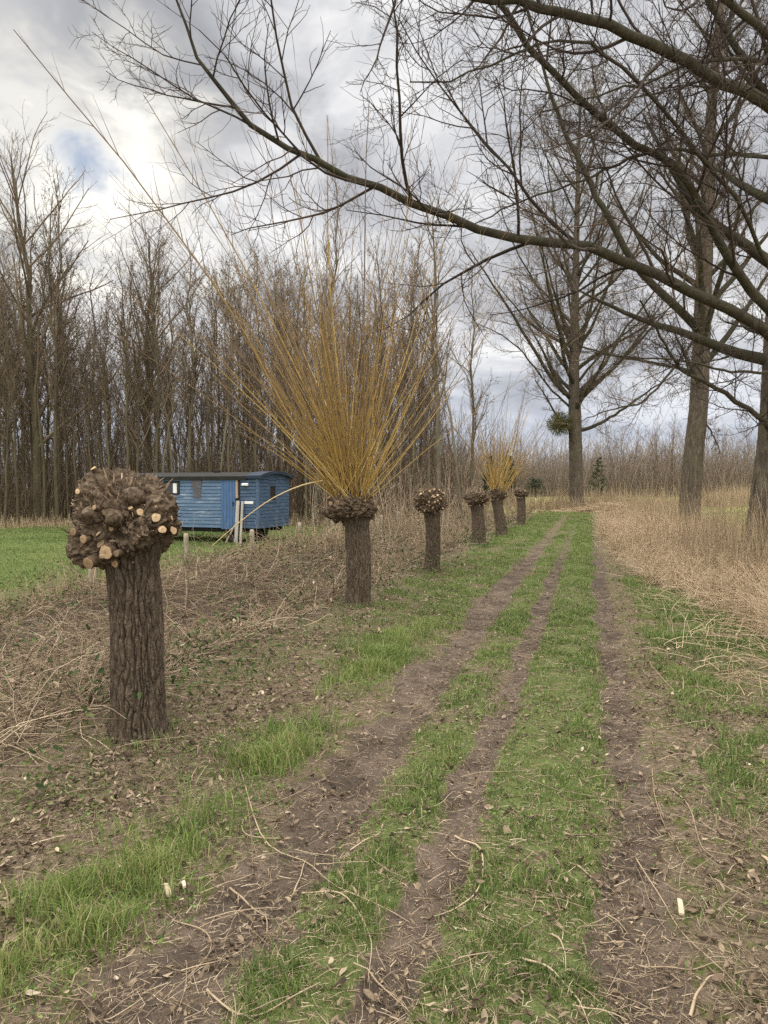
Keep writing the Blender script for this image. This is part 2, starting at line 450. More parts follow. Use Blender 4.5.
def ground_mat():
    m, nt = new_mat('ground'); L = nt.links
    out = nd(nt, 'ShaderNodeOutputMaterial')
    b = nd(nt, 'ShaderNodeBsdfPrincipled', i_Roughness=.95); b.inputs['Specular IOR Level'].default_value = .1
    g = nd(nt, 'ShaderNodeNewGeometry')

    def noise(s, det=5.0, rg=.6, dist=0.0):
        n = nd(nt, 'ShaderNodeTexNoise', i_Scale=s, i_Detail=det, i_Roughness=rg, i_Distortion=dist)
        L.new(g.outputs['Position'], n.inputs['Vector']); return n

    def attr(k):
        return nd(nt, 'ShaderNodeAttribute', attribute_name=k).outputs['Fac']

    def edge(k, n, lo=.42, hi=.58, amt=.6):
        s = nd(nt, 'ShaderNodeMath', operation='MULTIPLY_ADD'); L.new(n.outputs['Fac'], s.inputs[0]); s.inputs[1].default_value = amt
        L.new(attr(k), s.inputs[2])
        s2 = nd(nt, 'ShaderNodeMath', operation='SUBTRACT'); L.new(s.outputs[0], s2.inputs[0]); s2.inputs[1].default_value = amt * .5
        mr = nd(nt, 'ShaderNodeMapRange', interpolation_type='SMOOTHSTEP'); L.new(s2.outputs[0], mr.inputs[0])
        mr.inputs[1].default_value = lo; mr.inputs[2].default_value = hi
        return mr.outputs[0]

    def mix(f, a, c):
        x = nd(nt, 'ShaderNodeMix', data_type='RGBA'); L.new(f, x.inputs[0]); L.new(a, x.inputs[6]); L.new(c, x.inputs[7]); return x.outputs[2]

    nA, nB, nC = noise(9, 6, .7), noise(60, 4, .7), noise(1.3, 4)
    nD = noise(170, 3, .7)
    litter = ramp(nt, [(.28, (.055, .042, .030)), (.45, (.115, .085, .058)), (.58, (.175, .135, .09)), (.75, (.29, .235, .165))]); L.new(nB.outputs['Fac'], litter.inputs[0])
    moss = ramp(nt, [(.3, (.05, .06, .018)), (.7, (.12, .125, .042))]); L.new(nB.outputs['Fac'], moss.inputs[0])
    fmoss = nd(nt, 'ShaderNodeMapRange', interpolation_type='SMOOTHSTEP'); L.new(nA.outputs['Fac'], fmoss.inputs[0]); fmoss.inputs[1].default_value = .48; fmoss.inputs[2].default_value = .62
    col = mix(fmoss.outputs[0], litter.outputs[0], moss.outputs[0])
    green = ramp(nt, [(.25, (.050, .062, .022)), (.5, (.095, .115, .038)), (.75, (.16, .175, .065))]); L.new(nB.outputs['Fac'], green.inputs[0])
    dryc = ramp(nt, [(.25, (.17, .145, .06)), (.5, (.25, .215, .09)), (.75, (.33, .29, .14))]); L.new(nA.outputs['Fac'], dryc.inputs[0])
    dmix = nd(nt, 'ShaderNodeMath', operation='MULTIPLY', use_clamp=True)
    dm2 = nd(nt, 'ShaderNodeMapRange'); L.new(nC.outputs['Fac'], dm2.inputs[0]); dm2.inputs[1].default_value = .3; dm2.inputs[2].default_value = .65; dm2.inputs[3].default_value = .3; dm2.inputs[4].default_value = 1.6
    L.new(attr('dry'), dmix.inputs[0]); L.new(dm2.outputs[0], dmix.inputs[1])
    gcol = mix(dmix.outputs[0], green.outputs[0], dryc.outputs[0])
    col = mix(edge('green', nA), col, gcol)
    bank = ramp(nt, [(.28, (.040, .031, .023)), (.5, (.095, .072, .052)), (.72, (.19, .15, .11))]); L.new(nB.outputs['Fac'], bank.inputs[0])
    col = mix(edge('bank', nA), col, bank.outputs[0])
    straw = ramp(nt, [(.28, (.16, .115, .07)), (.5, (.33, .25, .155)), (.72, (.48, .38, .25))]); L.new(nB.outputs['Fac'], straw.inputs[0])
    col = mix(edge('straw', nA), col, straw.outputs[0])
    dirt = ramp(nt, [(.25, (.062, .045, .034)), (.45, (.115, .086, .064)), (.62, (.17, .128, .096)), (.8, (.27, .215, .165))]); L.new(nA.outputs['Fac'], dirt.inputs[0])
    dirt2 = ramp(nt, [(.32, (.055, .040, .030)), (.5, (.13, .098, .073)), (.68, (.26, .21, .16))]); L.new(nD.outputs['Fac'], dirt2.inputs[0])
    dd = nd(nt, 'ShaderNodeMix', data_type='RGBA', i_0=.5); L.new(dirt.outputs[0], dd.inputs[6]); L.new(dirt2.outputs[0], dd.inputs[7])
    damp = nd(nt, 'ShaderNodeMapRange', interpolation_type='SMOOTHSTEP'); L.new(noise(2.6, 5, .65).outputs['Fac'], damp.inputs[0])
    for k_, q_ in zip((1, 2, 3, 4), (.38, .62, .55, 1.0)): damp.inputs[k_].default_value = q_
    dsc = nd(nt, 'ShaderNodeVectorMath', operation='SCALE'); L.new(dd.outputs[2], dsc.inputs[0]); L.new(damp.outputs[0], dsc.inputs['Scale'])
    col = mix(edge('dirt', nA, .30, .72), col, dsc.outputs[0])
    L.new(col, b.inputs['Base Color'])
    ad = nd(nt, 'ShaderNodeMath', operation='MULTIPLY_ADD'); L.new(nB.outputs['Fac'], ad.inputs[0]); ad.inputs[1].default_value = .5; L.new(nA.outputs['Fac'], ad.inputs[2])
    ad2 = nd(nt, 'ShaderNodeMath', operation='MULTIPLY_ADD'); L.new(nD.outputs['Fac'], ad2.inputs[0]); ad2.inputs[1].default_value = .22; L.new(ad.outputs[0], ad2.inputs[2])
    bp = nd(nt, 'ShaderNodeBump', i_Strength=.9, i_Distance=.035)
    L.new(ad2.outputs[0], bp.inputs['Height']); L.new(bp.outputs[0], b.inputs['Normal'])
    L.new(b.outputs[0], out.inputs[0])
    return m


M['ground'] = ground_mat()

# ------------------------------------------------------------------ terrain
def lines(a, b, c0, c1, fine, growth):
    """grid lines with a fine middle c0..c1"""
    mid = list(np.arange(c0, c1, fine))
    s, p, r = fine, c1, []
    while p < b: r.append(p); s *= growth; p += s
    r.append(b)
    s, p, l = fine, c0, []
    while p > a: s *= growth; p -= s; l.append(max(p, a))
    return np.array(sorted(set(l + mid + r)))


ys = lines(-12, 900, 1.2, 7.0, .024, 1.022)
us = lines(-450, 450, -3.6, 2.2, .03, 1.035)      # sideways from the track
cg, yg = np.meshgrid(us, ys)
xg = cg + SL * np.clip(yg, -20, 120)
mk = masks(xg, yg)
zg = height(xg, yg)
nearf = 1 - sstep(9, 16, yg)
zg = zg + nearf * (mk['dirt'] * .045 * (fbm(xg * 14, yg * 14, seed=31, octv=3) - .5) + (1 - mk['dirt']) * .03 * (fbm(xg * 9, yg * 9, seed=32, octv=3) - .5))
# tyre lugs pressed in the right-hand rut
cc = mk['c']
zg = zg - nearf * .018 * np.exp(-((cc - .14) / .07) ** 2) * (np.sin(yg * 2 * PI / .085 + 6 * np.abs(cc - .14) / .07) > .2) * (fbm(xg * 1.2, yg * 1.2, seed=41) > .42)
ny, nx = zg.shape
idx = np.arange(ny * nx).reshape(ny, nx)
Qall = np.stack([idx[:-1, :-1], idx[:-1, 1:], idx[1:, 1:], idx[1:, :-1]], -1).reshape(-1, 4)
Vall = np.stack([xg, yg, zg], -1).reshape(-1, 3)


def fmean(a):
    return (a[:-1, :-1] + a[:-1, 1:] + a[1:, 1:] + a[1:, :-1]).ravel() / 4


fc, fy, fd = fmean(cc), fmean(yg), fmean(mk['dirt'])
region = np.zeros(len(fc), int)                                        # ground
region[(fd > .5) & (fy < 40)] = 1                                      # dirt track
region[(fc < -9.0)] = 2                                                # meadow
region[(fc > 4.6) & (fy > 9)] = 3                                      # field
region[(fy > 46) & (fc > -9)] = 3
region[(fc < -3.3) & (fc >= -9.0) & (fy < 46)] = 4                     # bank
for k, nm in enumerate(('ground', 'dirt_track', 'meadow', 'field', 'ditch_bank')):
    Q = Qall[region == k]
    used, inv = np.unique(Q, return_inverse=True)
    o = obj(nm, mesh_np(nm, Vall[used], inv.reshape(-1, 4), {a: mk[a].ravel()[used] for a in ('dirt', 'straw', 'green', 'bank', 'dry')}), M['ground'])
    tag(o, kind='structure')


# ------------------------------------------------------------------ scatter helpers
def scatter(n, y0, y1, c0, c1, p=1.0, r=rng):
    """points in a strip beside the track; density falls off as 1/y^p"""
    u = r.random(n)
    if abs(p - 1) < 1e-3: y = y0 * (y1 / y0) ** u
    else:
        q = 1 - p
        y = (y0 ** q + u * (y1 ** q - y0 ** q)) ** (1 / q)
    c = c0 + (c1 - c0) * r.random(n)
    return c + SL * y, y


def in_view(x, y, m=1.2):
    return np.abs(x) < .56 * y + m


def blades(name, x, y, h, w, mat, tint, lean=.35, kind='stuff', z0=None):
    n = len(x)
    z = (height(x, y) if z0 is None else z0) - .006
    az = rng.random(n) * 2 * PI
    ld = np.stack([np.cos(az), np.sin(az)], -1) * (h * lean * rng.uniform(.1, 1.6, n))[:, None]
    fa = rng.random(n) * 2 * PI
    s = np.stack([np.cos(fa), np.sin(fa), np.zeros(n)], -1) * (w / 2)[:, None]
    b0 = np.stack([x, y, z], -1)
    m1 = b0.copy(); m1[:, :2] += ld * .35; m1[:, 2] += h * .6
    tp = b0.copy(); tp[:, :2] += ld; tp[:, 2] += h * np.clip(1.05 - .35 * lean, .5, 1)
    V = np.stack([b0 - s, b0 + s, m1 - s * .8, m1 + s * .8, tp], 1).reshape(-1, 3)
    i = np.arange(n) * 5
    Q = np.stack([i, i + 1, i + 3, i + 2], -1); T = np.stack([i + 2, i + 3, i + 4], -1)
    o = obj(name, mesh_np(name, V, Q, {"tint": np.repeat(tint, 5)}, T=T), mat)
    return tag(o, kind=kind)


def leaf_mesh(name, x, y, z, size, mat, tint, tilt=.5, kind='stuff', parent=None):
    n = len(x)
    az = rng.random(n) * 2 * PI
    d = np.stack([np.cos(az), np.sin(az), rng.normal(0, tilt, n)], -1); d = norm(d)
    s = norm(np.stack([-np.sin(az), np.cos(az), rng.normal(0, tilt, n)], -1))
    up = np.cross(d, s)
    p = np.stack([x, y, z], -1)
    L = size; W = size * rng.uniform(.25, .6, n)
    curl = rng.uniform(-.3, .9, n); fold = rng.uniform(-.2, .9, n); skew = rng.normal(0, .25, n)
    rows = []
    for t_, w_ in ((-.5, .14), (-.12, .5), (.22, .42), (.5, .05)):
        for e_ in (-1, 0, 1):
            ww = w_ * e_
            off = d * (L * t_)[:, None] + s * (W * (ww + skew * t_ * t_))[:, None] + up * (L * (curl * t_ * t_ + fold * abs(ww) * .5) + L * rng.normal(0, .05, n))[:, None]
            rows.append(p + off)
    V = np.stack(rows, 1).reshape(-1, 3)
    i = np.arange(n) * 12
    T = []
    for a_ in range(3):
        for e_ in range(2):
            q0 = i + a_ * 3 + e_
            T += [np.stack([q0, q0 + 1, q0 + 4], -1), np.stack([q0, q0 + 4, q0 + 3], -1)]
    T = np.concatenate(T)
    o = obj(name, mesh_np(name, V, None, {"tint": np.repeat(tint, 12)}, T=T, smooth=False), mat, parent)
    return tag(o, kind=kind)


def canes(name, x, y, ln, r0, arch, mat, tint, n=5, lift=.02, kind='stuff', sides=3, wander=.18):
    """thin dead stems: from flat on the ground to arching"""
    k = len(x)
    az = rng.random(k) * 2 * PI
    el = arch
    d = np.stack([np.cos(az) * np.cos(el), np.sin(az) * np.cos(el), np.sin(el)], -1)
    P = np.empty((k, n, 3)); P[:, 0] = np.stack([x, y, height(x, y) + lift * rng.random(k)], -1)
    drop = -np.sin(el) * 2.0 / (n - 1)
    for j in range(1, n):
        P[:, j] = P[:, j - 1] + d * (ln / (n - 1))[:, None]
        d = norm(d + np.stack([np.zeros(k), np.zeros(k), drop * rng.uniform(.2, 1.2, k)], -1) + rng.normal(0, wander, (k, 3)) * np.array([1, 1, .45]))
    zz = height(P[..., 0], P[..., 1]) + .004
    P[..., 2] = np.maximum(P[..., 2], zz)
    R = r0[:, None] * np.linspace(1, .5, n)[None, :]
    o = tubes_obj(name, [(P, R, sides, tint)], mat)
    return tag(o, kind=kind)


# ------------------------------------------------------------------ grass
def grass_pts(n, *a, thr=0.0, **k):
    x, y = scatter(n, *a, **k)
    m_ = masks(x, y)
    keep = (rng.random(n) < m_['green'] ** 1.15 * (1 - .8 * m_['dirt'])) & in_view(x, y) & (m_['green'] > thr)
    return x[keep], y[keep], {q: v[keep] for q, v in m_.items()}


xs_, ys_, hs_, ws_, ts_ = [], [], [], [], []
for (n, a, p, hb) in ((420000, (1.3, 9, -3.1, 3.4), 1.3, .040), (380000, (6, 46, -3.2, 2.6), 1.3, .040)):
    x, y, m_ = grass_pts(n, *a, p=p)
    cl = fbm(x * 5, y * 5, seed=51, octv=3)
    tuft = np.exp(-((m_['c'] + 1.83) / .34) ** 2) * (y < 8)
    h = (hb * rng.uniform(.45, 1.25, len(x))) * (.40 + 1.1 * sstep(.35, .68, cl)) * (1 + 1.7 * tuft) * (1 + .35 * (m_['c'] > .6)) * (1 + .01 * y)
    t = np.clip(.44 + .55 * (fbm(x * 1.7, y * 1.7, seed=52) - .5) + .22 * tuft + rng.normal(0, .19, len(x)), 0, .88)
    t = np.where(rng.random(len(x)) < .15 * (1 - .7 * tuft), rng.uniform(.86, 1, len(x)), t)
    xs_.append(x); ys_.append(y); hs_.append(h); ws_.append(.0030 * (1 + .09 * y) * rng.uniform(.7, 1.3, len(x))); ts_.append(t)
blades('grass', *map(np.concatenate, (xs_, ys_, hs_, ws_)), M['grass'], np.concatenate(ts_), lean=.6)

fx, fy_ = [], []
for px_, y_, rr_ in ((135, 4.5, .17), (358, 9.45, .17), (432, 13.3, .16), (479, 19.6, .2), (502, 23.2, .2), (521, 29.4, .2)):
    n = 420
    a_ = rng.random(n) * 2 * PI; q_ = rr_ + rng.gamma(1.6, .07, n) + .02
    k = rng.random(n) < sstep(.30, .62, fbm(np.cos(a_) * 2 + px_, np.sin(a_) * 2, seed=58))
    fx.append(((px_ - 384) / F * y_ + q_ * np.cos(a_))[k]); fy_.append((y_ + q_ * np.sin(a_))[k])
fx, fy_ = np.concatenate(fx), np.concatenate(fy_)
blades('foot_grass', fx, fy_, rng.uniform(.03, .12, len(fx)), .0036 * (1 + .07 * fy_), M['grass'], np.clip(rng.normal(.5, .25, len(fx)), 0, 1), lean=.6)

# meadow: cropped grass over the left field
n = 150000
x, y = scatter(n, 9, 42, -30, -8.5, p=1.2)
m_ = masks(x, y); k = (rng.random(n) < m_['green']) & in_view(x, y)
x, y = x[k], y[k]
t = np.clip(.46 + .9 * (fbm(x * .5, y * .5, seed=53) - .5) + rng.normal(0, .17, len(x)), 0, .86)
blades('meadow_grass', x, y, .06 * rng.uniform(.5, 1.4, len(x)), .010 * (1 + .04 * y) * np.ones(len(x)), M['grass'], t, lean=.5)

# right-hand field: rough yellowish grass
n = 60000
x, y = scatter(n, 12, 120, 3.8, 60, p=1.1)
m_ = masks(x, y); k = (rng.random(n) < m_['green']) & in_view(x, y)
x, y = x[k], y[k]
t = np.clip(.55 + .5 * (fbm(x * .4, y * .4, seed=54) - .5) + rng.normal(0, .2, len(x)), 0, 1)
blades('field_grass', x, y, .14 * rng.uniform(.5, 1.4, len(x)), .014 * (1 + .03 * y), M['grass'], t, lean=.5)

n = 90000
x, y = scatter(n, 1.8, 26, -9, 2.6, p=1.15)
m_ = masks(x, y)
k = in_view(x, y) & (rng.random(n) < (.75 * sstep(.46, .62, fbm(x * 1.4, y * 1.4, seed=57)) * (1 - .55 * m_['bank'])) * (1 - m_['dirt']) * (1 - m_['straw'])); x, y = x[k], y[k]
leaf_mesh('ground_weeds', x, y, height(x, y) + rng.uniform(.003, .035, len(x)), rng.uniform(.008, .026, len(x)) * (1 + .05 * y), M['grass'], np.clip(rng.normal(.42, .2, len(x)), 0, .85), tilt=.5)

# ------------------------------------------------------------------ dead leaves, twigs and stems on the ground
n = 85000
x, y = scatter(n, 1.4, 16, -4.2, 3.2, p=1.3)
m_ = masks(x, y)
litz = np.exp(-((m_['c'] + 2.45) / .55) ** 2) + .9 * np.exp(-((m_['c'] - .85) / .45) ** 2) * sstep(9, 3, y) + .16 + .35 * m_['bank']
k = (rng.random(n) < litz * (.25 + 1.1 * sstep(.40, .62, fbm(x * 2.5, y * 2.5, seed=61)))) & in_view(x, y)
x, y = x[k], y[k]
leaf_mesh('leaf_litter', x, y, height(x, y) + rng.uniform(.004, .025, len(x)), rng.uniform(.012, .044, len(x)) * (1 + .03 * y), M['leaf'], np.clip(rng.beta(1.3, 2.7, len(x)), 0, 1))

n = 60000
x, y = scatter(n, 1.3, 11, -3.2, 2.6, p=1.4)
k = in_view(x, y); x, y = x[k], y[k]
canes('straw_crumbs', x, y, rng.gamma(1.6, .018, len(x)) + .006, rng.uniform(.0006, .0016, len(x)) * (1 + .05 * y), np.abs(rng.normal(0, .18, len(x))), M['dead'], rng.beta(2, 1.4, len(x)), n=3, lift=.012)
n = 26000
x, y = scatter(n, 1.3, 9, -3.0, 2.4, p=1.5)
m_ = masks(x, y); k = in_view(x, y) & (rng.random(n) < .12 + m_['dirt'] * sstep(.4, .6, m_['n1'])); x, y = x[k], y[k]
q = norm(rng.normal(0, 1, (len(x), 5, 3))) * (rng.gamma(1.5, .0035, len(x)) + .002)[:, None, None]
V = (q + np.stack([x, y, height(x, y) + .003], -1)[:, None, :]).reshape(-1, 3); i = np.arange(len(x)) * 5
T = np.concatenate([np.stack([i + a_, i + b_, i + c_], -1) for a_, b_, c_ in ((0, 1, 2), (0, 2, 3), (0, 3, 1), (1, 2, 4), (2, 3, 4), (3, 1, 4))])
tag(obj('soil_crumbs', mesh_np('soil_crumbs', V, None, {"tint": np.repeat(rng.beta(2, 3, len(x)), 5)}, T=T, smooth=False), M['dead']), kind='stuff')
n = 9000
x, y = scatter(n, 1.3, 14, -3.6, 2.6, p=1.3)
m_ = masks(x, y); k = in_view(x, y) & (rng.random(n) < (.25 + .5 * (m_['c'] > .35) + .35 * (m_['c'] < -1.9) + .2 * m_['dirt'])); x, y = x[k], y[k]
canes('twig_litter', x, y, rng.gamma(1.8, .075, len(x)) + .04, rng.uniform(.0010, .0028, len(x)), np.abs(rng.normal(0, .12, len(x))), M['dead'], rng.beta(1.7, 2.5, len(x)), n=5)

# brown tangle over the ditch bank
n = 44000
x, y = scatter(n, 2.2, 44, -9.3, -3.0, p=1.0)
m_ = masks(x, y); k = in_view(x, y) & (rng.random(n) < m_['bank']); x, y = x[k], y[k]
dens = fbm(x * .9, y * .9, seed=63)
canes('dead_stems', x, y, np.minimum(.20 + rng.gamma(2.0, .15, len(x)), .10 + .12 * y) * (.5 + dens), rng.uniform(.0016, .0042, len(x)) * (1 + .035 * y), np.clip(rng.gamma(1.6, .28, len(x)), 0, 1.45), M['dead'], np.clip(rng.beta(1.7, 2.3, len(x)) + .35 * (fbm(x * .5, y * .5, seed=64) - .5), 0, 1), n=6, lift=.10)
n = 26000
x, y = scatter(n, 2.4, 40, -9.2, -3.1, p=1.0)
m_ = masks(x, y); dens = fbm(x * .8, y * .8, seed=65)
k = in_view(x, y) & (rng.random(n) < m_['bank'] * sstep(.35, .65, dens)); x, y = x[k], y[k]
leaf_mesh('dead_leaves', x, y, height(x, y) + rng.gamma(1.5, .07, len(x)), rng.uniform(.03, .075, len(x)) * (1 + .03 * y), M['leaf'], rng.beta(1.6, 2.2, len(x)), tilt=.9)
n = 26000
x, y = scatter(n, 3, 34, -9.4, -2.6, p=1.0)
dens = fbm(x * .7, y * .7, seed=67)
k = in_view(x, y) & (rng.random(n) < sstep(.44, .62, dens)); x, y = x[k], y[k]
leaf_mesh('bramble_leaves', x, y, height(x, y) + rng.gamma(2, .10, len(x)), rng.uniform(.03, .06, len(x)) * (1 + .02 * y), M['bramble_leaf'], rng.random(len(x)), tilt=.8)

# straw flattened under the poplars, with standing reed stems
n = 62000
x, y = scatter(n, 4.5, 50, .2, 6.0, p=1.1)
m_ = masks(x, y); k = in_view(x, y) & (rng.random(n) < np.maximum(m_['straw'], .10 * sstep(.5, 1.4, m_['c']) * (y > 5))); x, y = x[k], y[k]
canes('straw', x, y, np.minimum(.12 + rng.gamma(2.0, .12, len(x)), .12 + .035 * y), rng.uniform(.0014, .0034, len(x)) * (1 + .05 * y), np.clip(rng.gamma(1.4, .34, len(x)), 0, 1.45), M['straw'], np.clip(rng.beta(2.2, 1.8, len(x)) + 1.1 * (fbm(x * 1.3, y * 1.3, seed=68) - .52), 0, 1), n=5, lift=.10)
tx, ty = scatter(800, 5.5, 46, .4, 4.4, p=1.0)
k = in_view(tx, ty) & (rng.random(800) < masks(tx, ty)['straw']); tx, ty = tx[k], ty[k]
m_ = 46; ts = rng.uniform(.5, 1.35, len(tx)); tt_ = rng.normal(.5, .2, len(tx))
x = np.repeat(tx, m_) + rng.normal(0, .05, len(tx) * m_); y = np.repeat(ty, m_) + rng.normal(0, .05, len(tx) * m_)
canes('tussock_grass', x, y, np.repeat(ts, m_) * rng.uniform(.25, .75, len(x)), rng.uniform(.0016, .0032, len(x)) * (1 + .05 * y), np.clip(rng.normal(1.05, .25, len(x)), .3, 1.5), M['straw'], np.clip(np.repeat(tt_, m_) + rng.normal(0, .16, len(x)), 0, 1), n=6, lift=.01)


def reeds(name, x, y, h, r0, tint, lean=.10):
    k = len(x); n = 4
    az = rng.random(k) * 2 * PI
    ld = rng.normal(0, lean, (k, 2))
    P = np.empty((k, n, 3)); base = np.stack([x, y, height(x, y) - .02], -1)
    for j, t in enumerate((0, .4, .75, 1.0)):
        P[:, j] = base; P[:, j, :2] += ld * (h * t ** 1.7)[:, None]; P[:, j, 2] += h * t * (1 - .1 * t)
    R = r0[:, None] * np.array([1, .8, .6, .35])[None, :]
    o = tubes_obj(name, [(P, R, 3, tint)], M['reed'])
    return tag(o, kind='stuff')


n = 52000
x, y = scatter(n, 7.5, 60, .8, 12.5, p=1.0)
c = lat(x, y)
dens = fbm(x * .35, y * .35, seed=69)
cl2 = fbm(x * 1.3, y * 1.3, seed=74)
pz = sstep(1.25, 3.0, c + 1.0 * (dens - .5) - .6 * sstep(12, 8, y)) * (.10 + .9 * sstep(.42, .60, dens)) * (.2 + .8 * sstep(.42, .58, cl2)) * (1 - .96 * sstep(3.2, 4.8, c + 2.5 * (dens - .5)))
k = in_view(x, y) & (rng.random(n) < pz); x, y = x[k], y[k]
h = 1.25 * rng.gamma(9, .10, len(x)) * (.55 + .7 * fbm(x * .3, y * .3, seed=70))
reeds('dry_reeds', x, y, h, rng.uniform(.002, .0036, len(x)) * (1 + .05 * y), np.clip(rng.beta(2, 2, len(x)), 0, 1), lean=.12)
# a strip of reeds right across the far side of the grass
n = 12000
x = rng.uniform(4, 60, n); y = 56 + .05 * (x - 10) + rng.normal(0, 2.2, n) + 26 * sstep(20, 50, x)
k = rng.random(n) < sstep(.35, .6, fbm(x * .25, y * .25, seed=71)); x, y = x[k], y[k]
reeds('far_reeds', x, y, rng.gamma(10, .12, len(x)), rng.uniform(.012, .022, len(x)), rng.beta(2, 2, len(x)), lean=.10)
# pale dead grass along the ditch, foot of the wood and round the far poplar
xa, ya = scatter(9000, 9, 40, -9.4, -3.3, p=1.0)
k = (rng.random(len(xa)) < sstep(.46, .62, fbm(xa * .5, ya * .5, seed=72))) & in_view(xa, ya)
xa, ya = xa[k], ya[k]
xb = rng.normal(12.9, 2.6, 1800); yb = rng.normal(48.5, 1.6, 1800)
xd = rng.uniform(-32, 2, 4500); yd = 38.5 + .10 * (xd + 20) + rng.normal(0, .7, 4500)
x = np.concatenate([xa, xb, xd]); y = np.concatenate([ya, yb, yd])
h = np.concatenate([rng.gamma(6, .075, len(xa)), rng.gamma(8, .10, len(xb)), rng.gamma(6, .075, len(xd))])
reeds('dry_grass', x, y, h, rng.uniform(.002, .0036, len(x)) * (1 + .06 * y), rng.beta(2, 2.4, len(x)), lean=.22)

# ------------------------------------------------------------------ pollard willows
POLL = 'pollarded willows along the left side of the track'


def trunk_mesh(name, h, r_base, r_top, nth, nz, lean=(0, 0), amp=.024, k1=62, k2=4.5, seed=0, flare=.35):
    z = np.linspace(-.12, h, nz)[:, None]; th = (np.arange(nth) / nth * 2 * PI)[None, :]
    t = np.clip(z / h, 0, 1)
    rad = r_base + (r_top - r_base) * t ** .8
    rad = rad * (1 + flare * np.exp(-np.maximum(z, 0) / .07) * (.6 + .4 * np.sin(th * 5 + seed)))
    rad = rad * (1 + .18 * sstep(.86, 1.0, t))
    ct, st = np.cos(th), np.sin(th)
    zz = np.broadcast_to(z, (nz, nth))
    rad = rad * (1 + .16 * (fbm(ct * 1.6 + seed, st * 1.6, zz * 2.6, seed=seed) - .5))
    tw = 0.35 * (fbm(ct * 2, st * 2, zz * 4, seed=seed + 2) - .5)
    c2, s2 = np.cos(th + tw), np.sin(th + tw)
    w1 = fbm(ct * 1.5 + 3, st * 1.5, zz * 3.6, octv=3, seed=seed + 4) - .5
    w2 = fbm(ct * 1.5 + 9, st * 1.5, zz * 4.4, octv=3, seed=seed + 6) - .5
    kk = max(6, round(r_base * k1))
    sa = np.abs(np.sin(kk * th + 9.0 * w1)); sb = np.abs(np.sin((kk + 3) * th + 1.3 + 10.0 * w2))
    cr_ = np.maximum(np.exp(-(sa / .30) ** 2), .85 * np.exp(-(sb / .24) ** 2))
    hc = np.abs(2 * fbm(ct * 9, st * 9, zz * 26, octv=2, seed=seed + 8) - 1)
    cr_ = np.maximum(cr_, .28 * np.exp(-(hc / .06) ** 2))
    a2 = fbm(ct * r_base * 95, st * r_base * 95, zz * 30, octv=3, seed=seed + 5)
    pl = fbm(ct * r_base * 26, st * r_base * 26, zz * 14, octv=2, seed=seed + 7)
    rad = rad + amp * (.45 - cr_) + amp * .45 * (a2 - .5) + amp * .6 * (pl - .5)
    X = rad * ct + lean[0] * t + .02 * np.sin(t * 3); Y = rad * st + lean[1] * t
    V = np.stack([X, Y, zz], -1).reshape(-1, 3)
    ix = np.arange(nz * nth).reshape(nz, nth)
    A = ix[:-1]; B = np.roll(A, -1, 1); D = ix[1:]; C = np.roll(D, -1, 1)
    return mesh_np(name, V, np.stack([A, B, C, D], -1).reshape(-1, 4))


class Head:
    def __init__(s, rx, rz, cz, cx, seed, knobs=46):
        r = np.random.default_rng(seed)
        s.rx, s.rz, s.c, s.seed = rx, rz, np.array([cx, 0, cz]), seed
        s.k = norm(r.normal(0, 1, (knobs, 3)) * np.array([1, 1, .8]))
        s.w = r.uniform(.14, .38, knobs); s.a = r.uniform(-.20, .26, knobs)

    def rad(s, d):
        f = np.ones(d.shape[:-1]) * .86
        for k, w, a in zip(s.k, s.w, s.a):
            f = f + a * np.exp(-(1 - (d * k).sum(-1)) / (w * w))
        o = s.seed
        wx = fbm(d[..., 0] * 2.1 + o, d[..., 1] * 2.1, d[..., 2] * 2.1, seed=o) - .5
        wy = fbm(d[..., 0] * 2.1, d[..., 1] * 2.1 + o, d[..., 2] * 2.1, seed=o + 1) - .5
        q = d * 2.7
        n = fbm(q[..., 0] + 3.2 * wx, q[..., 1] + 3.2 * wy, q[..., 2] + 2.5 * wx, seed=o + 2, octv=3)
        f = f + .42 * (.30 - np.abs(2 * n - 1))
        n2 = fbm(q[..., 0] * 2.6 + 7 * wy, q[..., 1] * 2.6 + 7 * wx, q[..., 2] * 2.6 - 6 * wy, seed=o + 3, octv=2)
        f = f + .17 * (.30 - np.abs(2 * n2 - 1))
        low = sstep(-.25, -.95, d[..., 2])
        return f * (1 - .34 * low)

    def point(s, d, k=1.0):
        return s.c + d * np.array([s.rx, s.rx, s.rz]) * (s.rad(d) * k)[..., None]

    def mesh(s, name, nu, nv):
        th = (np.arange(nu) / nu * 2 * PI)[None, :]; ph = np.linspace(.02, PI - .02, nv)[:, None]
        d = np.stack([np.sin(ph) * np.cos(th), np.sin(ph) * np.sin(th), np.cos(ph) + 0 * th], -1)
        p = s.point(d)
        q = p * 26
        fine = fbm(q[..., 0], q[..., 1], q[..., 2] * .7, octv=3, seed=s.seed + 9)
        p = p + d * (.020 * (.5 - np.abs(fine - .5) * 2.2))[..., None]
        ix = np.arange(nv * nu).reshape(nv, nu)
        A = ix[:-1]; B = np.roll(A, -1, 1); D = ix[1:]; C = np.roll(D, -1, 1)
        return mesh_np(name, p.reshape(-1, 3), np.stack([A, D, C, B], -1).reshape(-1, 4))


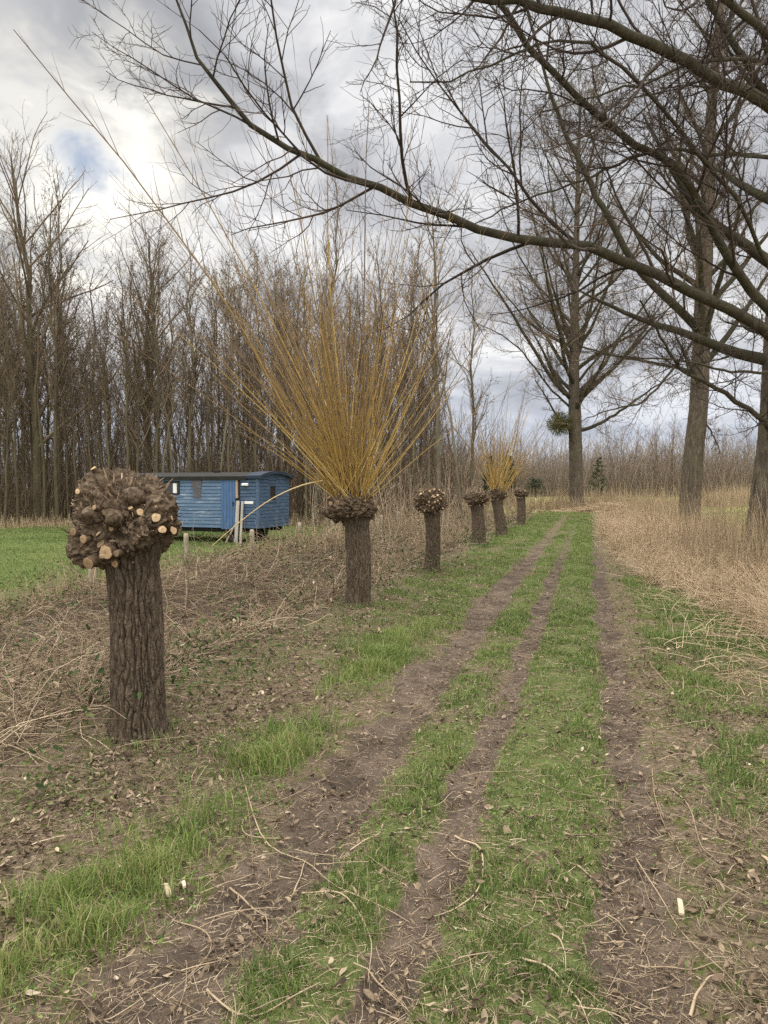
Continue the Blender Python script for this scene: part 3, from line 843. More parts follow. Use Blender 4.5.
def stub(parent, p, d, ln, r0, r, bend=.25, sides=12, face=True, tone=None):
    n = 6
    P = np.empty((1, n, 3)); P[0, 0] = p
    dd = d.copy()
    for j in range(1, n):
        dd = norm(dd + r.normal(0, bend * .25, 3))
        P[0, j] = P[0, j - 1] + dd * ln / (n - 1)
    R = r0 * np.array([1.6, 1.32, 1.10, 1.0, 1.06, .97])[None, :]
    V, Q = tubes_arrays(P, R, sides)
    V = V + (fbm(V[:, 0] * 70, V[:, 1] * 70, V[:, 2] * 70, octv=2, seed=5)[:, None] - .5) * r0 * .45
    # slanted saw cut
    ring = V[-sides:].copy()
    cen = ring.mean(0)
    sl = norm(r.normal(0, 1, 3)) * .35 + dd
    sl = norm(sl)
    ring = ring - dd[None, :] * ((ring - cen) @ sl / max(dd @ sl, .4))[:, None]
    V[-sides:] = ring
    o = obj('cut_stub', mesh_np('cut_stub', V, Q), M['stub_bark'], parent)
    fr = cen + (ring - cen) * .93 + sl * .0025
    inner = cen + (ring - cen) * .45 + sl * .004
    FV = np.vstack([ring - sl * .001, fr, inner, [cen + sl * .0035]])
    i = np.arange(sides); j2 = (i + 1) % sides
    FQ = np.concatenate([np.stack([i, j2, j2 + sides, i + sides], -1), np.stack([i + sides, j2 + sides, j2 + 2 * sides, i + 2 * sides], -1)])
    FT = np.stack([i + 2 * sides, j2 + 2 * sides, np.full(sides, 3 * sides)], -1)
    tn = (r.uniform(.0, .5) if r.random() < .6 else r.uniform(.5, .9)) if tone is None else tone
    ta = np.concatenate([np.full(sides, tn * .45), np.full(sides, tn * .95), np.full(sides, tn), [tn * .6]])
    obj('cut_face', mesh_np('cut_face', FV, FQ, {"tint": ta}, T=FT, smooth=False), M['cut'], o)
    return o


def knuckle(parent, p, d, ln, r0, r, sides=30):
    n = 26
    P = np.empty((1, n, 3)); P[0, 0] = p; dd = d.copy(); cv = r.normal(0, .12, 3) + np.array([0, 0, .05])
    for j in range(1, n):
        dd = norm(dd + cv); P[0, j] = P[0, j - 1] + dd * ln / (n - 1)
    t = np.linspace(0, 1, n)
    R = r0 * (1.75 - 1.0 * t + .22 * np.exp(-((t - .75) / .2) ** 2)) * np.where(t > .72, np.sqrt(np.clip(1 - ((t - .72) / .2801) ** 2, .00002, 1)), 1)
    V, Q = tubes_arrays(P, R[None], sides)
    c = np.repeat(P[0], sides, 0); u = norm(V - c)
    a = np.tile(np.arange(sides) / sides * 2 * PI, n); al = np.repeat(t, sides) * ln
    g = np.abs(np.sin(4 * a + 8 * fbm(np.cos(a) * 1.5 + p[0] * 9, np.sin(a) * 1.5, al * 18, octv=3, seed=3)))
    V = V + u * (r0 * np.minimum(1, (1 - np.repeat(t, sides)) * 4) * (.34 * (fbm(V[:, 0] * 24, V[:, 1] * 24, V[:, 2] * 24, octv=4, seed=6) - .5) * 3 - .30 * np.exp(-(g / .3) ** 2)))[:, None]
    return obj('knuckle', mesh_np('knuckle', V, Q), M['head_bark'], parent)


def splinters(parent, hd, n, r, ln=(.02, .09), rad=(.0012, .005), top=.2):
    d = norm(r.normal(0, 1, (n * 2, 3)) + np.array([0, 0, top]))[:n]
    P0 = hd.point(d, .97)
    dr = norm(d + r.normal(0, .75, (n, 3)) + np.array([0, 0, .35]))
    l = r.uniform(*ln, n)[:, None]
    P = np.stack([P0, P0 + dr * l * .5 + r.normal(0, .004, (n, 3)), P0 + dr * l + r.normal(0, .008, (n, 3))], 1)
    R = r.uniform(*rad, n)[:, None] * np.array([1, .9, .35])[None, :]
    o = tubes_obj('splinters', [(P, R, 3, r.beta(1.5, 2.0, n))], M['splinter'], parent)
    o['kind'] = 'stuff'
    return o


def pollard(label, px, y, h, rb, rt, hrx, hrz, hcz, hcx, seed, res, nst, nspl, lean=(0, 0), group=POLL, nkn=14, extra=(), pale=.4):
    r = np.random.default_rng(seed)
    X = (px - 384) / F * y
    z = float(height(X, y))
    t = thing('pollard_willow', label, 'willow tree', (X, y, z), 0, group)
    obj('trunk', trunk_mesh('trunk', h, rb, rt, res[0], res[1], lean, seed=seed), M['willow_bark'], t)
    hd = Head(hrx, hrz, hcz, hcx, seed)
    for k_, w_, a_ in extra:
        hd.k = np.vstack([hd.k, norm(np.array([k_], float))]); hd.w = np.append(hd.w, w_); hd.a = np.append(hd.a, a_)
    obj('knotted_head', hd.mesh('knotted_head', res[2], res[3]), M['head_bark'], t)
    for i in range(nst):
        d = norm(r.normal(0, 1, 3) * np.array([1, 1, .75]) + np.array([0, -.25, .15]))
        p = hd.point(d[None], .80)[0]
        dr = norm(d + r.normal(0, .4, 3) + np.array([0, 0, .2]))
        s_ = hrx / .32
        stub(t, p, dr, r.uniform(.09, .165) * s_, r.uniform(.010, .032) * s_, r, sides=9 if y > 8 else 14, tone=r.uniform(.5, .95) if r.random() < pale else r.uniform(0, .5))
    for i in range(nkn):
        d = norm(r.normal(0, 1, 3) * np.array([1, 1, .7]) + np.array([0, -.2, .0]))
        knuckle(t, hd.point(d[None], .66)[0], norm(d + r.normal(0, .65, 3) + np.array([0, 0, .12])), r.uniform(.14, .24) * hrx / .30, r.uniform(.026, .050) * hrx / .30, r)
    splinters(t, hd, nspl, r, ln=(.02, .085 * max(1, y / 9)), rad=(.0014, .0048 * max(1, y / 8)))
    return t, hd, r


# nearest one, freshly cut
t, hd, r = pollard('thick pollard willow with big knotted head and pale round saw cuts, nearest in its row',
                   135, 4.5, 1.22, .152, .150, .268, .345, 1.285, -.022, 11, (300, 420, 480, 380), 46, 300, lean=(-.03, 0), nkn=28, extra=(((-.8, -.5, -.55), .42, .24), ((.75, -.3, -.75), .50, -.30), ((-.55, -.3, .8), .40, .16), ((-.15, -.95, .18), .22, -.34), ((.3, -.9, .4), .16, -.30), ((.9, -.4, .25), .35, .14), ((.5, -.6, -.35), .14, -.25)))
# torn splinters standing up on the crown of the head
k = 260
d = norm(r.normal(0, 1, (k, 3)) * np.array([1, 1, .6]) + np.array([-.55, -.15, .75]))
P0 = hd.point(d, .95)
dr = norm(d * np.array([.8, .8, 1]) + r.normal(0, .38, (k, 3)) + np.array([0, 0, .7]))
l = r.uniform(.02, .085, k)[:, None]
P = np.stack([P0, P0 + dr * l * .5, P0 + dr * l + r.normal(0, .006, (k, 3))], 1)
o = tubes_obj('torn_splinters', [(P, r.uniform(.003, .0085, k)[:, None] * np.array([1, .95, .5])[None, :], 4, r.beta(2.2, 1.8, k))], M['splinter'], t)
o['kind'] = 'stuff'
base = np.array(t.location)
for (px, py, rr, ln) in ((108.6, 551, .044, .16), (92, 561, .036, .16), (88, 539, .026, .14), (155, 518, .027, .16), (161, 529, .023, .18), (170, 531, .026, .17), (117, 562, .026, .12), (97, 507, .016, .10), (96, 472, .018, .12), (82, 494, .016, .12)):
    # where the line of sight to the cut meets the head
    best = None
    for Y in np.linspace(4.0, 4.7, 60):
        q = at(px, py, Y) - base - hd.c
        d = norm((q / np.array([hd.rx, hd.rx, hd.rz]))[None])[0]
        e = np.linalg.norm(q) - np.linalg.norm(hd.point(d[None])[0] - hd.c)
        if e < .02: best = (q + hd.c, d); break
    if best is None:
        q = at(px, py, 4.42) - base - hd.c
        d = norm(q[None])[0]; best = (hd.point(d[None])[0], d)
    p, d = best
    dr = norm(d + np.array([.05, -.55, .0]))
    stub(t, p - dr * (ln * .75), dr, ln, rr, r, bend=.1, sides=18, tone=r.uniform(.5, .9))


def shoots(t, hd, specs, n_parts, r, side_k=3):
    """specs: list of (dir, length, radius, bow)"""
    specs.sort(key=lambda s: -s[1])
    rest = []
    for i, (d, ln, r0, bow) in enumerate(specs):
        n = 9
        d0 = norm(np.array([d[0] * 1.15, d[1] * 1.15, max(d[2], .05) * .9]))
        hd_d = norm(np.array([d[0] * .55, d[1] * .55, .30 + .3 * d[2]]) + r.normal(0, .36, 3) * np.array([1, 1, .5]))
        p = hd.point(hd_d[None], .90)[0]
        P = np.empty((1, n, 3)); P[0, 0] = p
        dd = d0; cv = r.normal(0, .024, 3)
        for j in range(1, n):
            P[0, j] = P[0, j - 1] + dd * ln / (n - 1)
            dd = norm(dd + np.array([0, 0, bow]) + cv + r.normal(0, .030, 3))
        R = r0 * np.linspace(1, .33, n)[None, :]
        tn = np.clip(r.normal(.66, .2), .1, 1)
        g = [(P, R, 6, np.clip(tn + .05 - .68 * np.linspace(0, 1, n) ** 1.35, 0, 1)[None])]
        if ln > 1.6:
            c1, r1 = spawn(P, R, side_k + 2 * int(ln), .35, .97, .55, .15, .16, 5, .6, .05, .05, rmin=.0022, r=r)
            g.append((c1, r1, 3, np.clip(tn - .55 + r.normal(0, .1, len(c1)), 0, 1)))
        if i < n_parts:
            tubes_obj('shoot', g, M['shoot'], t)
        else:
            rest += g
    if rest:
        o = tubes_obj('thin_shoots', rest, M['shoot'], t); o['kind'] = 'stuff'


# second: the golden one
t, hd, r = pollard('pollard willow with a tall fan of golden uncut shoots, beside the blue hut',
                   358, 9.45, 1.20, .155, .150, .30, .24, 1.28, -.06, 23, (150, 220, 220, 160), 34, 420, lean=(-.03, 0))
sp = []
for i in range(330):
    ax = r.normal(-.12, .27); ay = r.normal(0, .30)
    d = norm(np.array([ax, ay, 1.0 - .22 * abs(ax)]))
    ln = r.gamma(9, .36) * (1.0 if i < 210 else .5)
    sp.append((d, min(ln, 5.2), r.uniform(.0035, .0080), r.uniform(-.016, .044)))
for (ax, ln, ra) in ((-.40, 6.2, .016), (-.32, 5.6, .015), (-.24, 5.2, .013), (-.50, 4.6, .012), (-.7, 3.0, .010), (-.15, 5.0, .015), (.02, 4.8, .014), (-.36, 5.2, .013), (.2, 4.2, .012), (.36, 3.2, .010), (.52, 2.6, .010), (.7, 1.9, .009), (-.9, 1.8, .008)):
    sp.append((norm(np.array([ax, r.normal(0, .18), 1.0])), ln, ra, .004))
shoots(t, hd, sp, 100, r)
# the long pale shoot that droops in front of the hut
b0 = np.array(t.location)
P = spline(np.array([at(326, 480, 9.5), at(300, 486, 9.6), at(270, 500, 9.8), at(240, 522, 10.0), at(212, 546, 10.2)]) - b0, 14)[None]
tubes_obj('shoot', [(P, .011 * np.linspace(1, .5, 14)[None], 6, [1.0])], M['shoot'], t)

pollard('slender pollard willow with round bare head speckled with cuts, next beyond the golden shoots',
        432, 13.3, 1.10, .135, .125, .255, .26, 1.27, 0, 31, (110, 150, 150, 110), 85, 260, pale=.85)
pollard('short pollard willow with a bare flat-topped head, leaning close to the small golden-topped one',
        479, 19.6, 1.05, .19, .155, .28, .24, 1.23, -.05, 43, (90, 120, 120, 90), 46, 200, lean=(-.06, 0), pale=.6)
t, hd, r = pollard('small distant pollard willow topped with short golden shoots, leaning left over the grass',
                   502, 23.2, 1.12, .17, .16, .28, .24, 1.25, -.15, 57, (80, 110, 100, 80), 20, 120, lean=(-.18, 0))
sp = []
for i in range(120):
    ax = r.normal(.10, .32); ay = r.normal(0, .34)
    sp.append((norm(np.array([ax, ay, 1.0])), min(r.gamma(6, .40), 4.0), r.uniform(.006, .011), r.uniform(-.005, .03)))
shoots(t, hd, sp, 60, r, side_k=2)
pollard('farthest bare pollard willow, a thin dark post-like trunk with a small round head',
        521, 29.4, 1.12, .17, .15, .27, .22, 1.28, 0, 61, (70, 90, 90, 70), 24, 90)

# ------------------------------------------------------------------ big bare trees on the right
def limb_tree(label, px, y, trunk_px, rads, limbs, seed, auto, cat='tree', name='bare_poplar', twig_mat='twig', k=(11, 9, 4), tr_res=(64, 160), roots=True, mat='poplar_bark', rmin=.0035, upb=.045):
    """trunk_px: control points (px, py, Y); limbs: hand-placed (points, r0, r1)"""
    r = np.random.default_rng(seed)
    pts = np.array([at(*q) for q in trunk_px])
    b = pts[0].copy(); b[2] = float(height(b[0], b[1]))
    pts[0, 2] = b[2] - .15
    t = thing(name, label, cat, b)
    n = tr_res[1]
    C = spline(pts - b, n); R = np.interp(np.linspace(0, 1, n), np.linspace(0, 1, len(rads)), rads)
    zrel = np.maximum(C[:, 2], 0)
    R = R * (1 + .28 * np.exp(-zrel / .45))
    V, Q = tubes_arrays(C[None], R[None], tr_res[0])
    th = np.tile(np.arange(tr_res[0]) / tr_res[0] * 2 * PI, n)
    Rr = np.repeat(R, tr_res[0])
    nn = fbm(np.cos(th) * Rr * 16, np.sin(th) * Rr * 16, V[:, 2] * 2.0, octv=4, seed=seed)
    cen = np.repeat(C, tr_res[0], 0)
    V = cen + (V - cen) * (1 + .20 * (.55 - np.abs(2 * nn - 1) * 1.2))[:, None]
    obj('trunk', mesh_np('trunk', V, Q), M[mat], t)
    allP, allR = [], []
    NP = 22
    for (lp, r0, r1) in limbs:
        c = spline(np.array([at(*q) for q in lp]) - b, NP)
        c[1:-1] += r.normal(0, .02, (NP - 2, 3))
        r0 *= .9
        allP.append(c); allR.append(r0 + (r1 - r0) * np.linspace(0, 1, NP) ** .75)
    hand = len(allP)
    tp, trd = C[None], R[None]
    if auto:
        kk, t0, t1, ang, lf, up = auto
        cp, cr = spawn(tp, trd, kk, t0, t1, ang, .16, lf, NP, .46, .055, up, taper=.15, tl=.62, r=r, thick=.03)
        for a_, b_ in zip(cp, cr): allP.append(a_); allR.append(b_)
    P = np.array(allP); R = np.array(allR)
    for i in range(len(P)):
        tubes_obj('limb', [(P[i:i + 1], R[i:i + 1], 8)], M['limb_bark'], t)
    # the trunk's own tip carries twigs as well
    top = C[int(n * .7):]; top = top[np.linspace(0, len(top) - 1, NP).astype(int)]
    P = np.concatenate([P, top[None]]); R = np.concatenate([R, np.full((1, NP), .03)])
    c1, r1 = spawn(P, R, k[0], .12, 1.0, .75, .24, .36, 9, .5, .12, upb, tl=.72, rmin=rmin * 1.3, r=r, taper=.25)
    c2, r2 = spawn(c1, r1, k[1], .15, 1.0, .72, .25, .42, 6, .65, .13, upb, tl=.4, rmin=rmin, r=r, taper=.4, curl=.05)
    c3, r3 = spawn(c2, r2, k[2], .2, 1.0, .75, .3, .5, 5, .75, .20, upb * 3.0, tl=.3, rmin=rmin * .8, r=r, taper=.5, curl=.08)
    tubes_obj('crown', [(c1, r1, 4, r.uniform(0, .6, len(c1))), (c2, r2, 3, r.uniform(.1, .8, len(c2))), (c3, r3, 3, r.uniform(.2, 1, len(c3)))], M[twig_mat], t)
    return t, b


R1Y = 13.5
limb_tree('big bare tree beside the track whose long boughs arch overhead, nearest of the tall trees',
          770, R1Y, [(764, 575, R1Y), (770, 500, R1Y), (777, 430, R1Y), (782, 330, R1Y), (788, 220, R1Y), (796, 110, R1Y), (806, -20, R1Y), (815, -160, R1Y), (825, -300, R1Y)],
          [.34, .31, .29, .27, .24, .20, .16, .11, .05],
          [([(782, 345, 13.5), (745, 318, 13.1), (690, 293, 12.4), (640, 268, 11.7), (590, 248, 11.1), (530, 241, 10.5), (480, 230, 10.1), (430, 209, 9.7), (380, 190, 9.3), (330, 172, 9.0), (285, 146, 8.7), (240, 113, 8.5), (210, 80, 8.3), (192, 42, 8.2), (172, -12, 8.1)], .125, .012),
           ([(795, 130, 13.5), (768, 104, 12.6), (720, 80, 11.6), (670, 55, 10.7), (620, 30, 10.0), (560, 14, 9.4), (500, 0, 8.9), (430, -8, 8.4), (360, -10, 8.0)], .135, .03),
           ([(783, 325, 13.5), (752, 290, 13.0), (728, 258, 12.6), (709, 220, 12.3), (694, 190, 12.1), (664, 157, 11.8), (624, 137, 11.4), (584, 100, 11.0), (534, 50, 10.5), (496, 0, 10.1), (470, -40, 9.8)], .105, .035),
           ([(792, 170, 13.5), (768, 100, 13.0), (735, 45, 12.6), (705, -10, 12.3), (680, -60, 12.0)], .09, .04),
           ([(774, 440, 13.5), (763, 420, 13.2), (722, 392, 12.6), (685, 371, 12.2), (661, 338, 11.9), (640, 300, 11.6)], .075, .012),
           ([(798, 80, 13.5), (768, 62, 12.8), (720, 62, 12.0), (684, 66, 11.4), (640, 85, 10.9), (590, 95, 10.4), (540, 112, 10.0)], .055, .008),
           ([(790, 160, 13.5), (740, 155, 12.8), (659, 150, 12.0), (610, 168, 11.6), (574, 185, 11.3), (509, 205, 10.9), (470, 226, 10.6)], .05, .008),
           ([(784, 300, 13.5), (740, 210, 12.2), (680, 130, 11.0), (610, 60, 10.0), (560, 40, 9.4), (480, 70, 8.9), (410, 82, 8.5)], .05, .008),
           ([(780, 370, 13.5), (730, 372, 12.6), (680, 360, 12.0), (620, 355, 11.6), (560, 350, 11.2)], .035, .006),
           ([(800, 60, 13.5), (740, 10, 11.5), (660, -40, 10.0), (560, -60, 8.8), (470, -70, 8.2)], .09, .02)],
          101, (18, .30, .97, 1.0, .30, .03), k=(21, 11, 6), rmin=.0034)

R2Y = 27.6
limb_tree('tall straight bare tree standing among dry reeds, middle one of the three tall trees',
          690, R2Y, [(688, 532, R2Y), (693, 460, R2Y), (699, 400, R2Y), (703, 300, R2Y), (708, 200, R2Y), (712, 100, R2Y), (720, 10, R2Y), (726, -120, R2Y)],
          [.36, .335, .31, .275, .22, .17, .12, .05],
          [([(700, 335, 27.6), (689, 318, 27.3), (639, 270, 26.6), (604, 210, 26.0), (584, 170, 25.7), (559, 115, 25.3), (539, 50, 25.0), (520, -20, 24.6)], .23, .03),
           ([(702, 330, 27.6), (650, 396, 26.8), (610, 410, 26.4), (570, 425, 26.0)], .07, .012),
           ([(700, 372, 27.6), (650, 362, 27.0), (600, 352, 26.6), (550, 330, 26.2), (520, 300, 26)], .08, .012),
           ([(700, 418, 27.6), (712, 432, 27.2), (720, 452, 27.0)], .05, .02)],
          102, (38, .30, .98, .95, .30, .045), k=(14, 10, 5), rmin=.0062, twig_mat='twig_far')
R3Y = 48.0
limb_tree('tall spreading bare tree with a mistletoe ball at the far end of the track',
          577, R3Y, [(577, 512, R3Y), (576, 470, R3Y), (575, 420, R3Y), (574, 370, R3Y), (575, 300, R3Y), (577, 220, R3Y), (579, 140, R3Y), (582, 90, R3Y)],
          [.43, .40, .385, .31, .23, .16, .09, .03],
          [([(575, 432, 48), (598, 424, 47.5), (622, 410, 47), (650, 390, 46.6), (680, 372, 46.2)], .17, .03),
           ([(575, 432, 48), (562, 424, 47.7), (548, 400, 47.4), (535, 380, 47)], .13, .03),
           ([(575, 400, 48), (555, 383, 47.6), (519, 325, 47), (490, 280, 46.5), (470, 250, 46)], .20, .03),
           ([(575, 395, 48), (600, 370, 48.4), (625, 330, 48.8), (655, 290, 49), (672, 250, 49.2)], .18, .03),
           ([(574, 370, 48), (560, 330, 47), (545, 270, 46.5), (530, 200, 46)], .18, .03),
           ([(575, 412, 48), (552, 390, 48.5), (520, 350, 49), (492, 330, 49.6), (470, 322, 50)], .10, .02),
           ([(575, 385, 48), (606, 350, 47), (640, 322, 46.4), (672, 310, 46)], .12, .02),
           ([(575, 350, 48), (545, 300, 48.6), (512, 240, 49), (492, 180, 49.4)], .13, .02),
           ([(575, 340, 48), (606, 290, 47.4), (632, 230, 47), (648, 170, 46.6)], .13, .02),
           ([(576, 300, 48), (560, 240, 48.4), (548, 170, 48.8), (540, 110, 49)], .10, .02),
           ([(576, 290, 48), (592, 230, 47.6), (606, 150, 47.2), (610, 100, 47)], .10, .02),
           ([(574, 360, 48), (590, 310, 48.5), (600, 250, 49), (612, 180, 49.5)], .18, .03)],
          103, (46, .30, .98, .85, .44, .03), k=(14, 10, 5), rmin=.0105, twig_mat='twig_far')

# mistletoe ball in the far poplar
p = at(560, 424, 47.6)
n = 1500
mo = thing('mistletoe', 'round olive-green mistletoe ball hanging from the left bough of the far tall tree', 'mistletoe', p)
r = np.random.default_rng(5)
d = norm(r.normal(0, 1, (320, 3)))
P0 = d * .08
P = np.stack([P0, d * .4 + r.normal(0, .08, d.shape), d * r.uniform(.6, .85, (320, 1)) + r.normal(0, .12, d.shape)], 1)
tubes_obj('stems', [(P, np.full((320, 3), .012), 3)], M['mistletoe'], mo)
q = norm(r.normal(0, 1, (n, 3))) * (.85 * r.random((n, 1)) ** .35)
leaf_mesh('leaves', q[:, 0], q[:, 1], q[:, 2], r.uniform(.06, .14, n), M['mistletoe'], r.random(n), tilt=1.0, parent=mo)

# ------------------------------------------------------------------ the wood on the left
def wood_proto(seed, H, rad, mat, cones, lf=.20, ang=.55, low=.32, k1=30):
    r = np.random.default_rng(seed)
    n = 14
    C = np.zeros((1, n, 3)); C[0, :, 2] = np.linspace(-.2, H, n)
    wob = np.cumsum(r.normal(0, .13, (n, 2)), 0); wob[0] = 0
    C[0, :, :2] = wob * np.linspace(0, 1, n)[:, None] * 1.3
    R = (rad * np.linspace(1, .12, n) ** .85 * (1 + .3 * np.exp(-np.linspace(0, H, n) / .6)))[None]
    c1, r1 = spawn(C, R, k1, low, .99, ang, .20, lf * 1.2, 8, .55, .08, .07, tl=.55, rmin=.011, r=r, taper=.3, thick=.017)
    c2, r2 = spawn(c1, r1, 8, .2, 1, .6, .2, .40, 5, .6, .10, .05, tl=.4, rmin=.009, r=r, taper=.5)
    c3, r3 = spawn(c2, r2, 4, .2, 1, .6, .25, .5, 4, .8, .12, .04, tl=.3, rmin=.0075, r=r, taper=.6)
    tr = mesh_np('trunk', *tubes_arrays(C, R, 8)); tr.materials.append(mat)
    parts = []
    for P, Rr, s, lo in ((c1, r1, 4, .1), (c2, r2, 3, .2), (c3, r3, 3, .3)):
        V, Q = tubes_arrays(P, Rr, s)
        parts.append((V, Q, np.repeat(r.uniform(lo, 1, len(P)), P.shape[1] * s)))
    V, Q, A = join_arrays(parts)
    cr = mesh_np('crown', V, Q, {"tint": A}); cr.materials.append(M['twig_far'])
    me = [('trunk', tr), ('crown', cr)]
    if cones:
        tips = c3[:, -1]; tips = tips[r.random(len(tips)) < cones]
        q = np.repeat(tips, 3, 0) + r.normal(0, .10, (len(tips) * 3, 3))
        P = np.stack([q, q + np.array([0, 0, -.05]) + r.normal(0, .01, q.shape)], 1)
        V, Q = tubes_arrays(P, np.full((len(q), 2), .026), 4)
        cm = mesh_np('cones', V, Q, {"tint": r.uniform(0, .3, len(V))}); cm.materials.append(M['twig'])
        me.append(('cones', cm))
    return me


def wood_tree(me, x, y, s, rz, label, group, tilt=(0, 0), sz=1.0, name='woodland_tree'):
    t = thing(name, label, 'tree', (x, y, float(height(x, y)) - .05), rz, group)
    t.scale = (s, s, s * sz)
    t.rotation_euler = (tilt[0], tilt[1], rz)
    for nm, m_ in me:
        o = bpy.data.objects.new(nm, m_); COL.objects.link(o); o.parent = t
        if nm == 'cones': o['kind'] = 'stuff'
    return t


wt, wp = M['wood_trunk'], M['wood_trunk_pale']
protos = [wood_proto(201, 16, .115, wt, .05), wood_proto(202, 15, .10, wt, .07, low=.45), wood_proto(203, 17, .14, wp, 0, low=.35),
          wood_proto(204, 14, .09, wt, .06, low=.5), wood_proto(205, 16, .10, wp, 0, low=.5, lf=.16), wood_proto(206, 15, .11, wt, .05, low=.25, lf=.24)]
big = wood_proto(210, 20, .26, wt, 0, lf=.34, ang=.62, low=.22, k1=34)

r = np.random.default_rng(77)
wood_tree(big, (38 - 384) / F * 41, 41, 1.02, .4, 'tallest bare tree of the wood, with a broad airy crown, at the left end', None)
wood_tree(big, (150 - 384) / F * 43, 43, .80, 2.1, 'bare tree with a leaning stem in front of the wood, left of the hut', None, tilt=(0, -.10))
wood_tree(protos[2], (440 - 384) / F * 36, 36, .95, 1.1, 'pale upright tree at the end of the wood, behind the round-headed slender pollard', None)
wood_tree(protos[4], (462 - 384) / F * 35, 35, .80, .1, 'thin forked tree leaning left beside the pale upright one at the wood\'s end', None, tilt=(.02, -.14))
wood_tree(protos[5], (470 - 384) / F * 38, 38, .85, .7, 'thin twisted upright tree, last at the open end of the wood', None, tilt=(0, .03))
wood_tree(protos[0], (415 - 384) / F * 39, 39, .95, 2.7, 'dark bare tree rising just behind the golden shoots, right of their middle', None)
# rows through the wood
GL = [('slender bare tree in the dense wood, left of the blue hut', 'trees of the wood left of the hut'),
      ('slender bare tree in the dense wood, right behind the blue hut', 'trees of the wood behind the hut'),
      ('slender bare tree in the wood, seen through and beyond the golden shoots', 'trees of the wood beyond the golden shoots')]
cnt = 0
for row, (y0, n, spread) in enumerate(((40, 40, 1.0), (44.5, 46, 1.3), (50, 50, 1.7), (57, 42, 2.2), (65, 30, 3))):
    for i in range(n):
        f = (i + r.uniform(-.4, .4)) / n
        px = -60 + f * (500 + 0 * row)
        y = y0 + r.normal(0, spread) + 3 * max(0, f - .6)
        g = GL[0] if px < 135 else GL[1] if px < 292 else GL[2]
        s = r.uniform(.58, 1.04) * (1 + .006 * (y - 40)) * (1.12 if px < 60 else 1) * (1 if px < 400 else .92)
        wood_tree(protos[r.integers(0, len(protos))], (px - 384) / F * y, y, s, r.random() * 6.28, *g, tilt=(r.normal(0, .025), r.normal(0, .03)), sz=r.uniform(.9, 1.1))
        cnt += 1


# brushwood between the stems
def brush(name, x, y, H, mat, r, k1=6, rmin=.008, r0=.02):
    n = len(x); N = 7
    C = np.zeros((n, N, 3)); C[:, 0] = np.stack([x, y, height(x, y) - .1], -1)
    d = norm(np.stack([r.normal(0, .16, n), r.normal(0, .16, n), np.ones(n)], -1))
    for j in range(1, N):
        C[:, j] = C[:, j - 1] + d * (H / (N - 1))[:, None]
        d = norm(d + r.normal(0, .07, (n, 3)))
    R = (r0 * (H / 5) ** .5)[:, None] * np.linspace(1, .35, N)[None]
    c1, r1 = spawn(C, R, k1, .15, 1, .55, .2, .32, 5, .6, .10, .05, rmin=rmin, r=r)
    c2, r2 = spawn(c1, r1, 4, .2, 1, .6, .2, .45, 4, .8, .12, .03, rmin=rmin * .8, r=r)
    o = tubes_obj(name, [(C, R, 4), (c1, r1, 3), (c2, r2, 3)], mat)
    return tag(o, kind='stuff')


n = 3300
y = r.uniform(39.5, 74, n); px = r.uniform(-70, 462, n)
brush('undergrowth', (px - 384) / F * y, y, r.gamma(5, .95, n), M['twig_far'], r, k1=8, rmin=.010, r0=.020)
# thin saplings and rough stems along the ditch, right of the hut
n = 420
y = r.uniform(19, 38, n); c = r.normal(-7.0, 1.6, n)
x = c + SL * y
k = (x / y * F + 384 > 285)
brush('saplings', x[k], y[k], r.gamma(5, .34, k.sum()), M['dead'], r, k1=4, rmin=.004, r0=.010)

# ------------------------------------------------------------------ far wood behind the fields
n = 6500
x = r.uniform(0, 110, n); y = 112 + r.uniform(0, 40, n) - .12 * x
hh = r.gamma(9, .74, n) * (.75 + .5 * fbm(x * .06, y * .02, seed=90))
M['far_twig'] = tint_mat('far_twig', [(0, (.15, .115, .085)), (.6, (.21, .165, .12)), (1, (.28, .225, .17))])  # paler than the nearer twigs: distance haze is put into the colour
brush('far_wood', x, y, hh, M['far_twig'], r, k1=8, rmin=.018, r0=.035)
FG = 'bare trees standing above the far wood'
for i, (px, s) in enumerate(((505, .52), (520, .6), (545, .50), (610, .62), (632, .70), (655, .66), (672, .75), (722, .6), (745, .72), (760, .62))):
    y = 112 + r.uniform(-4, 8)
    wood_tree(protos[i % 6], (px - 384) / F * y, y, s * r.uniform(.95, 1.15), r.random() * 6, 'small bare tree rising above the far wood across the fields', FG)


def evergreen(label, px, py_base, y, h, w, seed, group=None):
    r = np.random.default_rng(seed)
    b = at(px, py_base, y); b[2] = float(height(b[0], b[1]))
    t = thing('evergreen_tree', label, 'tree', b, 0, group)
    P = np.zeros((1, 6, 3)); P[0, :, 2] = np.linspace(-.1, h * .95, 6); P[0, :, 0] = r.normal(0, .05, 6)
    tubes_obj('trunk', [(P, .12 * np.linspace(1, .2, 6)[None], 7)], M['wood_trunk'], t)
    c1, r1 = spawn(P, np.full((1, 6), .1), 60, .12, 1, 1.25, .2, w / h, 6, .4, .1, .03, tl=.75, r=r, rmin=.012)
    c2, r2 = spawn(c1, r1, 7, .3, 1, .7, .2, .5, 4, .6, .1, 0, r=r, rmin=.01)
    q = c2[:, 1:].reshape(-1, 3); q = q[r.random(len(q)) < .75] + r.normal(0, .08, (1, 3))
    tubes_obj('branches', [(c1, r1, 3), (c2, r2, 3)], M['wood_trunk'], t)
    o = leaf_mesh('foliage', q[:, 0], q[:, 1], q[:, 2], r.uniform(.14, .32, len(q)), M['evergreen'], r.random(len(q)), tilt=1.2, kind=None, parent=t)
    return t


